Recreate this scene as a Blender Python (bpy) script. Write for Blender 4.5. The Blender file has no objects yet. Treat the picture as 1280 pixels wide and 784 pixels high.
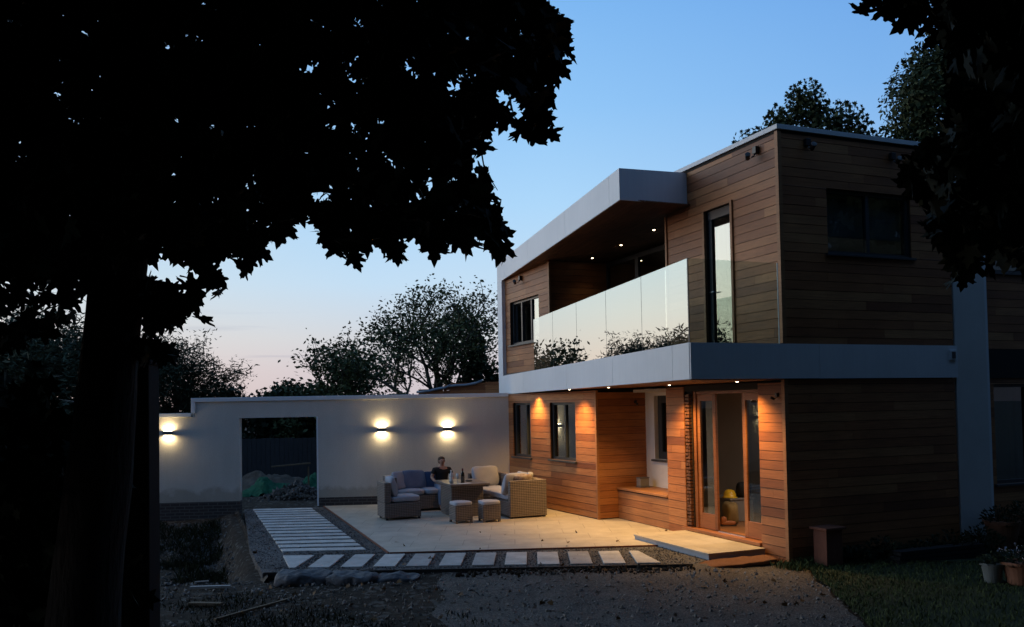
import bpy, math, random
import numpy as np
from mathutils import Vector, Matrix, Euler, noise

SC = bpy.context.scene
COL = SC.collection
R = math.radians
HC = Vector((4.15, 13.26, 0.0))          # near corner of the house
HA = R(22.04)                            # its turn
HM = Matrix.Translation(HC) @ Matrix.Rotation(HA, 4, 'Z')
def hw(x, y, z=0.0):                     # house frame -> world
    return HM @ Vector((x, y, z))

# ------------------------------------------------------------------ mesh builder
class MB:
    def __init__(s):
        s.v = []; s.f = []; s.t = []; s.m = []
    def add(s, vs, fs, tone=0.5, mi=0):
        b = len(s.v); s.v.extend([tuple(p) for p in vs])
        for f in fs:
            s.f.append(tuple(i + b for i in f)); s.t.append(tone); s.m.append(mi)
        return s
    def box(s, x0, x1, y0, y1, z0, z1, tone=0.5, mi=0, M=None):
        if x0 > x1: x0, x1 = x1, x0
        if y0 > y1: y0, y1 = y1, y0
        vs = [(x0,y0,z0),(x1,y0,z0),(x1,y1,z0),(x0,y1,z0),(x0,y0,z1),(x1,y0,z1),(x1,y1,z1),(x0,y1,z1)]
        if M is not None: vs = [M @ Vector(p) for p in vs]
        return s.add(vs, [(0,3,2,1),(4,5,6,7),(0,1,5,4),(1,2,6,5),(2,3,7,6),(3,0,4,7)], tone, mi)
    def prism(s, pts, z0, z1, tone=0.5, mi=0):
        """pts: plan outline, counter-clockwise; z0/z1 numbers or lists"""
        n = len(pts)
        a = z0 if isinstance(z0, (list, tuple)) else [z0]*n
        b = z1 if isinstance(z1, (list, tuple)) else [z1]*n
        vs = [(p[0],p[1],a[i]) for i, p in enumerate(pts)] + [(p[0],p[1],b[i]) for i, p in enumerate(pts)]
        fs = [tuple(reversed(range(n))), tuple(range(n, 2*n))]
        for i in range(n):
            j = (i+1) % n; fs.append((i, j, n+j, n+i))
        return s.add(vs, fs, tone, mi)
    def tube(s, pts, rad, n=8, cap=True, tone=0.5, mi=0):
        pts = [Vector(p) for p in pts]
        if not isinstance(rad, (list, tuple)): rad = [rad]*len(pts)
        rings = []; ref = None
        for i, p in enumerate(pts):
            d = (pts[min(i+1, len(pts)-1)] - pts[max(i-1, 0)])
            d = d.normalized() if d.length > 1e-9 else Vector((0,0,1))
            if ref is None: ref = Vector((1,0,0)) if abs(d.x) < .9 else Vector((0,1,0))
            a = (ref - d*ref.dot(d)).normalized(); ref = a; c = d.cross(a)
            rings.append([p + (a*math.cos(2*math.pi*k/n) + c*math.sin(2*math.pi*k/n))*rad[i] for k in range(n)])
        vs = [q for r in rings for q in r]; fs = []
        for i in range(len(pts)-1):
            for k in range(n):
                k2 = (k+1) % n; fs.append((i*n+k, i*n+k2, (i+1)*n+k2, (i+1)*n+k))
        if cap: fs += [tuple(reversed(range(n))), tuple(range((len(pts)-1)*n, len(pts)*n))]
        return s.add(vs, fs, tone, mi)
    def lathe(s, prof, c=(0,0,0), n=16, tone=0.5, mi=0, M=None):
        vs = []; m = len(prof)
        for r, z in prof:
            for k in range(n):
                a = 2*math.pi*k/n; p = Vector((c[0]+r*math.cos(a), c[1]+r*math.sin(a), c[2]+z))
                vs.append(M @ p if M is not None else p)
        fs = []
        for i in range(m-1):
            for k in range(n):
                k2 = (k+1) % n; fs.append((i*n+k, i*n+k2, (i+1)*n+k2, (i+1)*n+k))
        fs += [tuple(reversed(range(n))), tuple(range((m-1)*n, m*n))]
        return s.add(vs, fs, tone, mi)
    def rbox(s, c, h, n=5, g=5.0, M=None, tone=.5, seed=0, wob=0.0, pinch=0.0, mi=0):
        """soft rounded box: centre c, half sizes h"""
        rng = random.Random(seed); off = Vector((rng.random()*9, rng.random()*9, rng.random()*9))
        vs = []; fs = []
        for ax in range(3):
            for sg in (-1, 1):
                b = len(vs)
                for i in range(n+1):
                    for j in range(n+1):
                        p = [0,0,0]; p[ax] = sg; p[(ax+1) % 3] = -1+2*i/n; p[(ax+2) % 3] = -1+2*j/n
                        k = (abs(p[0])**g + abs(p[1])**g + abs(p[2])**g)**(1/g)
                        q = Vector((p[0]/k, p[1]/k, p[2]/k))
                        if pinch: q.z *= 1 - pinch*(q.x*q.x)*(q.y*q.y)*2.0
                        if pinch: q.x *= 1 + .10*pinch*abs(q.y)**3; q.y *= 1 + .10*pinch*abs(q.x)**3
                        v = Vector((q.x*h[0], q.y*h[1], q.z*h[2]))
                        if wob: v += noise.noise_vector(v*5 + off)*wob
                        v += Vector(c); vs.append(M @ v if M is not None else v)
                for i in range(n):
                    for j in range(n):
                        a = b+i*(n+1)+j; f = (a, a+n+1, a+n+2, a+1)
                        fs.append(f if sg > 0 else tuple(reversed(f)))
        return s.add(vs, fs, tone, mi)
    def build(s, name, mat, parent=None, smooth=False, bevel=0, merge=False, sub=0):
        me = bpy.data.meshes.new(name); me.from_pydata(s.v, [], s.f)
        mats = mat if isinstance(mat, (list, tuple)) else [mat]
        for m in mats: me.materials.append(m)
        if len(mats) > 1: me.polygons.foreach_set('material_index', s.m)
        if any(t != .5 for t in s.t):
            at = me.attributes.new('tone', 'FLOAT', 'FACE'); at.data.foreach_set('value', s.t)
        if merge:
            import bmesh
            bm = bmesh.new(); bm.from_mesh(me); bmesh.ops.remove_doubles(bm, verts=bm.verts, dist=1e-5)
            bm.to_mesh(me); bm.free()
        if smooth: me.polygons.foreach_set('use_smooth', [True]*len(me.polygons))
        me.update()
        o = bpy.data.objects.new(name, me); COL.objects.link(o)
        if parent is not None: o.parent = parent
        if bevel:
            md = o.modifiers.new('Bevel', 'BEVEL'); md.width = bevel; md.segments = 2; md.limit_method = 'ANGLE'
        if sub:
            md = o.modifiers.new('Sub', 'SUBSURF'); md.levels = sub; md.render_levels = sub
        return o

def tag(o, label=None, cat=None, group=None, kind=None):
    if label: o['label'] = label
    if cat: o['category'] = cat
    if group: o['group'] = group
    if kind: o['kind'] = kind
    return o
def thing(name, label, cat, loc=(0,0,0), rz=0.0, group=None):
    o = bpy.data.objects.new(name, None); COL.objects.link(o)
    o.empty_display_size = .1; o.location = loc; o.rotation_euler = (0,0,rz)
    return tag(o, label, cat, group)
def hthing(name, label, cat, x, y, z=0.0, rz=0.0, group=None):
    return thing(name, label, cat, hw(x, y, z), HA + rz, group)
def copy_tree(o, parent=None):
    c = o.copy(); COL.objects.link(c)
    if parent is not None: c.parent = parent
    for ch in [k for k in bpy.data.objects if k.parent == o]:
        copy_tree(ch, c)
    return c

# ------------------------------------------------------------------ materials
def mat(name, col=(.5,.5,.5), rough=.6, metal=0.0, spec=.5, **k):
    m = bpy.data.materials.new(name); m.use_nodes = True
    b = m.node_tree.nodes['Principled BSDF']
    b.inputs['Base Color'].default_value = (*col, 1); b.inputs['Roughness'].default_value = rough
    b.inputs['Metallic'].default_value = metal; b.inputs['Specular IOR Level'].default_value = spec
    return m
class NT:
    def __init__(s, m): s.t = m.node_tree; s.n = s.t.nodes; s.b = s.n.get('Principled BSDF'); s.l = s.t.links
    def node(s, ty, **k):
        n = s.n.new(ty)
        for a, v in k.items():
            if a.startswith('i_'):
                key = a[2:].replace('_', ' '); n.inputs[key].default_value = v
            else: setattr(n, a, v)
        return n
    def link(s, a, b): s.l.new(a, b)
    def coord(s, scale=(1,1,1), kind='Object', rot=(0,0,0)):
        t = s.node('ShaderNodeTexCoord'); m = s.node('ShaderNodeMapping')
        m.inputs['Scale'].default_value = scale; m.inputs['Rotation'].default_value = rot
        s.link(t.outputs[kind], m.inputs['Vector']); return m.outputs[0]
    def noise(s, vec, scale=5, detail=4, rough=.5):
        n = s.node('ShaderNodeTexNoise'); n.inputs['Scale'].default_value = scale
        n.inputs['Detail'].default_value = detail; n.inputs['Roughness'].default_value = rough
        s.link(vec, n.inputs['Vector']); return n.outputs['Fac']
    def ramp(s, fac, stops):
        r = s.node('ShaderNodeValToRGB'); e = r.color_ramp.elements
        while len(e) < len(stops): e.new(.5)
        for i, (p, c) in enumerate(stops):
            e[i].position = p; e[i].color = (*c, 1) if len(c) == 3 else c
        s.link(fac, r.inputs[0]); return r.outputs[0]
    def mix(s, fac, a, b, mode='MIX'):
        n = s.node('ShaderNodeMix', data_type='RGBA', blend_type=mode)
        for val, inp in ((fac, 0), (a, 6), (b, 7)):
            if hasattr(val, 'links') or hasattr(val, 'is_linked'): s.link(val, n.inputs[inp])
            elif isinstance(val, (int, float)): n.inputs[inp].default_value = val
            else: n.inputs[inp].default_value = (*val, 1)
        return n.outputs[2]
    def bump(s, h, strength=.3, dist=.02, prev=None):
        n = s.node('ShaderNodeBump'); n.inputs['Strength'].default_value = strength
        n.inputs['Distance'].default_value = dist; s.link(h, n.inputs['Height'])
        if prev is not None: s.link(prev, n.inputs['Normal'])
        s.link(n.outputs[0], s.b.inputs['Normal']); return n.outputs[0]
    def color(s, c): s.link(c, s.b.inputs['Base Color'])
    def math(s, op, a, b=None):
        n = s.node('ShaderNodeMath', operation=op)
        for i, v in enumerate((a, b)):
            if v is None: continue
            if isinstance(v, (int, float)): n.inputs[i].default_value = v
            else: s.link(v, n.inputs[i])
        return n.outputs[0]

def noisy(name, c1, c2, scale=6, rough=.8, bs=.3, bd=.01, bscale=None, kind='Object', sc=(1,1,1), spec=.3):
    m = mat(name, c1, rough, spec=spec); t = NT(m); v = t.coord(sc, kind)
    t.color(t.ramp(t.noise(v, scale, 6, .6), [(.3, c1), (.7, c2)]))
    if bs: t.bump(t.noise(v, bscale or scale*6, 5, .6), bs, bd)
    return m

def cedar(name, dark, mid, light, rough=.5):
    m = mat(name, mid, rough, spec=.35); t = NT(m)
    at = t.node('ShaderNodeAttribute'); at.attribute_name = 'tone'
    v = t.coord((1.6, 1.6, 34))
    tc = t.node('ShaderNodeTexCoord'); ad = t.node('ShaderNodeVectorMath', operation='ADD')
    cb = t.node('ShaderNodeCombineXYZ')
    mm = t.math('MULTIPLY', at.outputs['Fac'], 57.0)
    t.link(mm, cb.inputs[0]); t.link(mm, cb.inputs[1]); t.link(v, ad.inputs[0]); t.link(cb.outputs[0], ad.inputs[1])
    g = t.noise(ad.outputs[0], 1.6, 8, .68)
    base = t.ramp(at.outputs['Fac'], [(0.0, dark), (.5, mid), (1.0, light)])
    grain = t.ramp(g, [(.28, (.55,.50,.46)), (.5, (.92,.92,.92)), (.72, (1.15,1.12,1.08))])
    c = t.mix(1.0, base, grain, 'MULTIPLY')
    # weather marks low on the boards
    big = t.noise(t.coord((.8,.8,1.5)), 1.3, 3, .5)
    c = t.mix(1.0, c, t.ramp(big, [(.35, (.80,.78,.78)), (.65, (1.05,1.05,1.05))]), 'MULTIPLY')
    t.color(c); t.bump(g, .25, .004)
    return m

M = {}
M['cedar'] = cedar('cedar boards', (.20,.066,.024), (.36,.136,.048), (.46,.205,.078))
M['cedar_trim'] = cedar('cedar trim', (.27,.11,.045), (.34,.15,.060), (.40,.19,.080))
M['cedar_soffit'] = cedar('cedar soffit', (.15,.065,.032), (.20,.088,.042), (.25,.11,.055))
M['door_wood'] = cedar('oiled door wood', (.20,.075,.03), (.30,.115,.045), (.36,.15,.06), .35)
M['backing'] = mat('dark membrane', (.012,.010,.009), .9)
def fascia_mat():
    m = mat('pale fascia panel', (.7,.72,.75), .42, spec=.4); t = NT(m)
    st = t.noise(t.coord((9,9,.5)), 2.0, 4, .6); big = t.noise(t.coord(), .8, 4, .6)
    c = t.mix(1.0, t.ramp(big, [(.3,(.66,.69,.72)),(.7,(.74,.765,.79))]), t.ramp(st, [(.35,(.97,.97,.97)),(.6,(1,1,1))]), 'MULTIPLY')
    t.color(c); t.bump(big, .10, .02); return m
M['fascia'] = fascia_mat()
M['coping'] = noisy('pale metal coping', (.60,.63,.67), (.66,.69,.72), 3, .35, 0)
M['render'] = noisy('white textured render', (.60,.585,.56), (.68,.665,.64), 1.1, .9, .55, .006, 60)
def dirt_render():
    m = mat('pale wall render', (.6,.58,.55), .9, spec=.2); t = NT(m)
    v = t.coord()
    big = t.noise(v, .7, 5, .6); fine = t.noise(v, 46, 6, .7)
    st = t.noise(t.coord((3,3,.35)), 1.6, 4, .6)
    c = t.ramp(big, [(.3, (.57,.535,.48)), (.7, (.66,.62,.56))])
    c = t.mix(1.0, c, t.ramp(fine, [(.3, (.80,.80,.80)), (.65, (1.07,1.07,1.07))]), 'MULTIPLY')
    c = t.mix(1.0, c, t.ramp(st, [(.3, (.96,.955,.95)), (.6, (1,1,1))]), 'MULTIPLY')
    sx_ = t.node('ShaderNodeTexCoord'); sp_ = t.node('ShaderNodeSeparateXYZ'); t.link(sx_.outputs['Object'], sp_.inputs[0])
    hgt = t.math('SUBTRACT', sp_.outputs[2], t.math('MULTIPLY', t.noise(v, 2.6, 6, .65), .75))
    c = t.mix(1.0, c, t.ramp(hgt, [(.0, (.72,.69,.65)), (.14, (1,1,1))]), 'MULTIPLY')
    t.color(c); t.bump(fine, .7, .008); return m
M['wall_render'] = dirt_render()
M['frame'] = mat('dark grey window frame', (.035,.04,.045), .38)
M['frame_in'] = mat('inner dark', (.02,.02,.022), .7)
M['interior'] = noisy('interior plaster', (.50,.43,.36), (.54,.47,.40), 2, .9, .05, .002, 40)
M['floor_wood'] = noisy('interior floor', (.20,.09,.04), (.27,.13,.06), 4, .35, 0, sc=(1,8,1))
M['blind'] = noisy('window blind', (.45,.47,.50), (.52,.54,.57), 2, .8, 0)
M['curtain'] = noisy('curtain', (.42,.42,.42), (.55,.55,.54), 2, .9, 0, sc=(14,14,.3))
M['black_metal'] = mat('black fitting', (.012,.012,.013), .4)
M['steel'] = mat('brushed steel', (.55,.56,.58), .3, 1.0)
M['grey_metal'] = mat('grey anodised body', (.16,.16,.17), .4, .6)

def glass(name, ior, tint, trans, rough=0.0, dark=None):
    m = bpy.data.materials.new(name); m.use_nodes = True; t = NT(m)
    t.n.remove(t.b); out = t.n['Material Output']
    lw = t.node('ShaderNodeLayerWeight'); lw.inputs['Blend'].default_value = .5
    fr = t.node('ShaderNodeMapRange'); fr.inputs['From Min'].default_value = .22; fr.inputs['From Max'].default_value = .76
    fr.inputs['To Min'].default_value = ior[0]; fr.inputs['To Max'].default_value = ior[1]; t.link(lw.outputs['Facing'], fr.inputs['Value'])
    gl = t.node('ShaderNodeBsdfGlossy'); gl.inputs['Color'].default_value = (.86,.93,.92,1); gl.inputs['Roughness'].default_value = rough
    tr = t.node('ShaderNodeBsdfTransparent'); tr.inputs['Color'].default_value = (*tint, 1)
    mx = t.node('ShaderNodeMixShader'); ge = t.node('ShaderNodeNewGeometry')
    t.link(t.math('MULTIPLY', fr.outputs[0], t.math('SUBTRACT', 1.0, ge.outputs['Backfacing'])), mx.inputs[0]); t.link(tr.outputs[0], mx.inputs[1]); t.link(gl.outputs[0], mx.inputs[2])
    t.link(mx.outputs[0], out.inputs[0]); return m
M['glass'] = glass('window glass', (.05,.80), (.62,.66,.66), True)
M['glass_dim'] = glass('interior door glass', (.04,.30), (.60,.62,.60), True)
M['glass_bal'] = glass('balustrade glass', (.05,.88), (.80,.86,.84), True)
M['glass_edge'] = mat('glass edge', (.35,.50,.46), .2)

def emis(name, col, st):
    m = bpy.data.materials.new(name); m.use_nodes = True; t = NT(m); t.n.remove(t.b)
    e = t.node('ShaderNodeEmission'); e.inputs[0].default_value = (*col, 1); e.inputs[1].default_value = st
    t.link(e.outputs[0], t.n['Material Output'].inputs[0]); return m
M['lens_warm'] = emis('warm lamp lens', (1,.80,.52), 14)
M['lens_wall'] = emis('wall lamp lens', (1,.86,.60), 12)

def patio_mat():
    m = mat('porcelain patio paving', (.45,.41,.36), .62, spec=.35); t = NT(m)
    v = t.coord()
    br = t.node('ShaderNodeTexBrick'); t.link(v, br.inputs['Vector'])
    br.offset = .5; br.inputs['Scale'].default_value = 1.0
    br.inputs['Brick Width'].default_value = .9; br.inputs['Row Height'].default_value = .6
    br.inputs['Mortar Size'].default_value = .006; br.inputs['Mortar Smooth'].default_value = .3
    br.inputs['Color1'].default_value = (.40,.367,.312,1); br.inputs['Color2'].default_value = (.45,.413,.352,1)
    br.inputs['Mortar'].default_value = (.24,.22,.19,1)
    n = t.noise(v, 2.2, 7, .65); n2 = t.noise(v, 40, 4, .6)
    c = t.mix(1.0, br.outputs['Color'], t.ramp(n, [(.3,(.76,.75,.74)),(.7,(1.08,1.08,1.07))]), 'MULTIPLY')
    c = t.mix(1.0, c, t.ramp(n2, [(.3,(.9,.9,.9)),(.7,(1.05,1.05,1.05))]), 'MULTIPLY')
    t.color(c); t.bump(n2, .15, .003); return m
M['patio'] = patio_mat()
def slab_mat():
    m = mat('sawn stone slab', (.4,.4,.4), .75, spec=.3); t = NT(m); v = t.coord(); oi = t.node('ShaderNodeObjectInfo')
    ad = t.node('ShaderNodeVectorMath', operation='ADD'); cb = t.node('ShaderNodeCombineXYZ'); t.link(t.math('MULTIPLY', oi.outputs['Random'], 40.0), cb.inputs[0]); t.link(v, ad.inputs[0]); t.link(cb.outputs[0], ad.inputs[1])
    a = t.ramp(oi.outputs['Random'], [(0,(.35,.345,.34)),(.5,(.44,.44,.435)),(1,(.50,.495,.48))])
    n = t.noise(ad.outputs[0], 3.5, 7, .65); s = t.noise(ad.outputs[0], 45, 5, .7)
    c = t.mix(1.0, a, t.ramp(n, [(.3,(.70,.68,.66)),(.62,(1.06,1.06,1.06))]), 'MULTIPLY')
    c = t.mix(1.0, c, t.ramp(s, [(.3,(.80,.80,.80)),(.6,(1.05,1.05,1.05))]), 'MULTIPLY')
    t.color(c); t.bump(s, .4, .004); return m
M['slab'] = slab_mat()
def chips(name, c1, c2, c3, scale, bd=.02, bs=1.0):
    m = mat(name, c1, .85, spec=.3); t = NT(m); v = t.coord()
    vo = t.node('ShaderNodeTexVoronoi'); vo.inputs['Scale'].default_value = scale; t.link(v, vo.inputs['Vector'])
    sp = t.node('ShaderNodeSeparateColor'); t.link(vo.outputs['Color'], sp.inputs[0])
    c = t.ramp(sp.outputs[0], [(0,c1),(.5,c2),(1,c3)])
    c = t.mix(1.0, c, t.ramp(vo.outputs['Distance'], [(0,(1.1,1.1,1.1)),(.7,(.35,.35,.35))]), 'MULTIPLY')
    big = t.noise(v, .9, 5, .6)
    c = t.mix(1.0, c, t.ramp(big, [(.3,(.65,.62,.6)),(.7,(1.1,1.1,1.1))]), 'MULTIPLY')
    t.color(c); inv = t.math('SUBTRACT', 1.0, vo.outputs['Distance']); t.bump(inv, bs, bd); return m
M['chips'] = chips('grey slate chippings', (.07,.07,.078), (.145,.143,.15), (.25,.245,.245), 52, .012)
M['drive'] = chips('loose gravel drive', (.085,.077,.070), (.14,.128,.118), (.25,.23,.215), 58, .012, .8)
def earth_mat():
    m = mat('bare earth', (.1,.08,.06), .95, spec=.15); t = NT(m); v = t.coord()
    a = t.noise(v, .6, 6, .6); b = t.noise(v, 9, 8, .7); s = t.node('ShaderNodeTexVoronoi')
    s.inputs['Scale'].default_value = 14; t.link(v, s.inputs['Vector'])
    c = t.ramp(a, [(.3,(.020,.017,.014)),(.7,(.045,.036,.028))])
    c = t.mix(1.0, c, t.ramp(b, [(.3,(.5,.48,.46)),(.7,(1.35,1.3,1.25))]), 'MULTIPLY')
    sp = t.node('ShaderNodeSeparateColor'); t.link(s.outputs['Color'], sp.inputs[0])
    c = t.mix(t.ramp(sp.outputs[1], [(.82,(0,0,0)),(.9,(1,1,1))]), c, (.085,.078,.07))
    t.color(c); p = t.bump(b, .9, .05); return m
M['earth'] = earth_mat()
M['field'] = noisy('distant grass', (.03,.04,.018), (.05,.055,.03), .3, .95, 0)
M['lawn'] = noisy('lawn', (.015,.024,.009), (.032,.043,.017), 3, .95, .8, .03, 40)
M['dark_weeds'] = noisy('dark weeds', (.009,.013,.006), (.020,.026,.011), 3, .9, 0, spec=.1)
M['grass'] = noisy('grass blade', (.03,.052,.014), (.06,.085,.028), 3, .8, 0)
M['cut_earth'] = noisy('clay edge', (.055,.045,.036), (.12,.10,.08), 4, .95, .9, .05, 12)
def brick_mat():
    m = mat('blue brick', (.06,.05,.05), .75, spec=.3); t = NT(m); v = t.coord(rot=(math.pi/2,0,0))
    br = t.node('ShaderNodeTexBrick'); t.link(v, br.inputs['Vector']); br.inputs['Scale'].default_value = 1
    br.inputs['Brick Width'].default_value = .225; br.inputs['Row Height'].default_value = .075
    br.inputs['Mortar Size'].default_value = .010
    br.inputs['Color1'].default_value = (.055,.040,.036,1); br.inputs['Color2'].default_value = (.038,.033,.034,1)
    br.inputs['Mortar'].default_value = (.10,.093,.085,1)
    t.color(br.outputs['Color']); t.bump(br.outputs['Fac'], -.6, .006); return m
M['brick'] = brick_mat()
def wicker_mat():
    m = mat('woven rattan', (.14,.11,.09), .6, spec=.4); t = NT(m); 
    v = t.coord((1,1,1)); n = t.noise(v, 3, 3, .5)
    w1 = t.node('ShaderNodeTexWave'); w1.bands_direction = 'Z'; w1.inputs['Scale'].default_value = 9; w1.inputs['Distortion'].default_value = .6
    t.link(v, w1.inputs['Vector'])
    w2 = t.node('ShaderNodeTexWave'); w2.bands_direction = 'DIAGONAL'; w2.inputs['Scale'].default_value = 12; w2.inputs['Distortion'].default_value = .3
    t.link(t.coord((1,1,0)), w2.inputs['Vector'])
    h = t.math('ADD', t.math('MULTIPLY', w1.outputs['Fac'], .62), t.math('MULTIPLY', w2.outputs['Fac'], .30))
    c = t.ramp(h, [(0,(.075,.060,.052)),(.45,(.165,.138,.120)),(1,(.28,.24,.21))])
    br = t.noise(t.coord((2,2,60)), 3, 2, .5)
    c = t.mix(1.0, c, t.ramp(br, [(.35,(.72,.70,.70)),(.65,(1.12,1.1,1.1))]), 'MULTIPLY')
    t.color(c); t.bump(h, .8, .012); return m
M['wicker'] = wicker_mat()
M['cushion'] = noisy('grey blue cushion fabric', (.33,.345,.39), (.39,.405,.45), 5, .95, .25, .004, 90)
M['cushion_navy'] = noisy('navy cushion fabric', (.045,.075,.15), (.07,.105,.19), 5, .95, .25, .004, 90)
M['cushion_blue'] = noisy('slate blue cushion fabric', (.15,.18,.25), (.20,.23,.30), 5, .95, .25, .004, 90)
M['cushion_pat'] = noisy('patterned cushion fabric', (.20,.13,.09), (.55,.50,.46), 16, .95, .15, .004, 60)
M['table_top'] = noisy('table top', (.16,.13,.11), (.21,.175,.15), 4, .35, 0)
M['skin'] = noisy('skin', (.42,.24,.17), (.46,.27,.19), 8, .55, 0)
M['hair'] = noisy('brown hair', (.05,.032,.02), (.09,.055,.035), 30, .7, .4, .01, 50)
M['shirt'] = noisy('black shirt', (.012,.012,.014), (.02,.02,.022), 8, .9, .3, .01, 12)
M['jeans'] = noisy('pale blue jeans', (.22,.28,.38), (.28,.34,.44), 8, .9, .2, .006, 30)
M['bottle_dark'] = mat('dark wine bottle glass', (.008,.012,.008), .08)
M['label_white'] = mat('paper', (.62,.61,.58), .8)
M['foil'] = mat('dark bottle foil', (.10,.02,.02), .35, .5)
M['clear'] = glass('drinking glass', (.05,.5), (.9,.93,.93), True)
M['clear_bottle'] = mat('clear bottle with water', (.45,.50,.52), .12)
M['terracotta'] = noisy('terracotta', (.22,.10,.06), (.30,.14,.085), 5, .85, .1, .004)
M['glazed'] = mat('pale glazed pot', (.14,.16,.16), .3)
M['flower'] = mat('pale flower', (.42,.42,.52), .8)
M['bag'] = noisy('grey woven sandbag', (.06,.063,.072), (.10,.104,.118), 6, .6, .8, .02, 18)
M['net'] = noisy('green debris netting', (.003,.055,.028), (.006,.10,.05), 9, .85, .9, .04, 14)
M['tarp'] = noisy('blue grey roofing membrane', (.10,.13,.17), (.16,.19,.23), 2, .35, .5, .03, 5)
M['plank'] = noisy('sawn timber', (.10,.072,.046), (.16,.12,.078), 4, .85, .2, .004, sc=(1,12,12))
M['old_timber'] = noisy('black stained timber', (.012,.012,.013), (.02,.019,.018), 6, .85, .3, .01, sc=(8,8,1))
M['fence'] = noisy('weathered fence board', (.028,.030,.034), (.05,.052,.057), 5, .9, .3, .01, sc=(9,9,.6))
M['post_red'] = noisy('red brown timber', (.12,.045,.028), (.17,.065,.04), 5, .8, .2, .006, sc=(8,8,1))
M['coir'] = noisy('coir mat', (.13,.058,.028), (.19,.09,.045), 40, .98, .9, .01, 130)
M['sheet'] = noisy('muddy plastic sheet', (.14,.15,.165), (.22,.235,.25), 3, .5, .4, .03, 5)
M['bark'] = noisy('bark', (.018,.016,.013), (.042,.035,.028), 8, .95, 1.0, .05, 22, sc=(1,1,.25))
M['bark_far'] = noisy('bark beyond', (.045,.04,.033), (.075,.065,.05), 6, .95, .3, .02, sc=(1,1,.25))
def leaf_mat(name, c1, c2, rough=.6):
    m = mat(name, c1, rough, spec=.12); t = NT(m)
    at = t.node('ShaderNodeAttribute'); at.attribute_name = 'tone'
    t.color(t.ramp(at.outputs['Fac'], [(0, c1), (1, c2)])); return m
M['maple_leaf'] = leaf_mat('maple leaf', (.018,.022,.012), (.034,.040,.020), .8)
M['leaf_mid'] = leaf_mat('hedgerow leaf', (.035,.050,.020), (.085,.105,.045))
M['leaf_olive'] = leaf_mat('willow leaf', (.038,.052,.029), (.085,.10,.058))
M['leaf_dark'] = leaf_mat('evergreen leaf', (.016,.026,.014), (.035,.048,.026))
M['leaf_oak'] = leaf_mat('dense tree leaf', (.025,.036,.016), (.055,.07,.03))
M['rock'] = noisy('broken rubble', (.075,.070,.066), (.15,.14,.13), 3, .95, .5, .02)
M['rock_pale'] = noisy('gravel stone', (.13,.122,.115), (.27,.25,.235), 3, .95, .5, .01)
M['yellow'] = mat('yellow plastic', (.70,.42,.02), .35)
M['orange'] = mat('orange leather', (.28,.09,.03), .6)
M['grey_box'] = noisy('grey crate', (.16,.15,.15), (.22,.205,.20), 3, .7, 0)
M['khaki'] = noisy('khaki canvas', (.16,.115,.05), (.22,.16,.08), 6, .95, .3, .01, 20)

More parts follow.
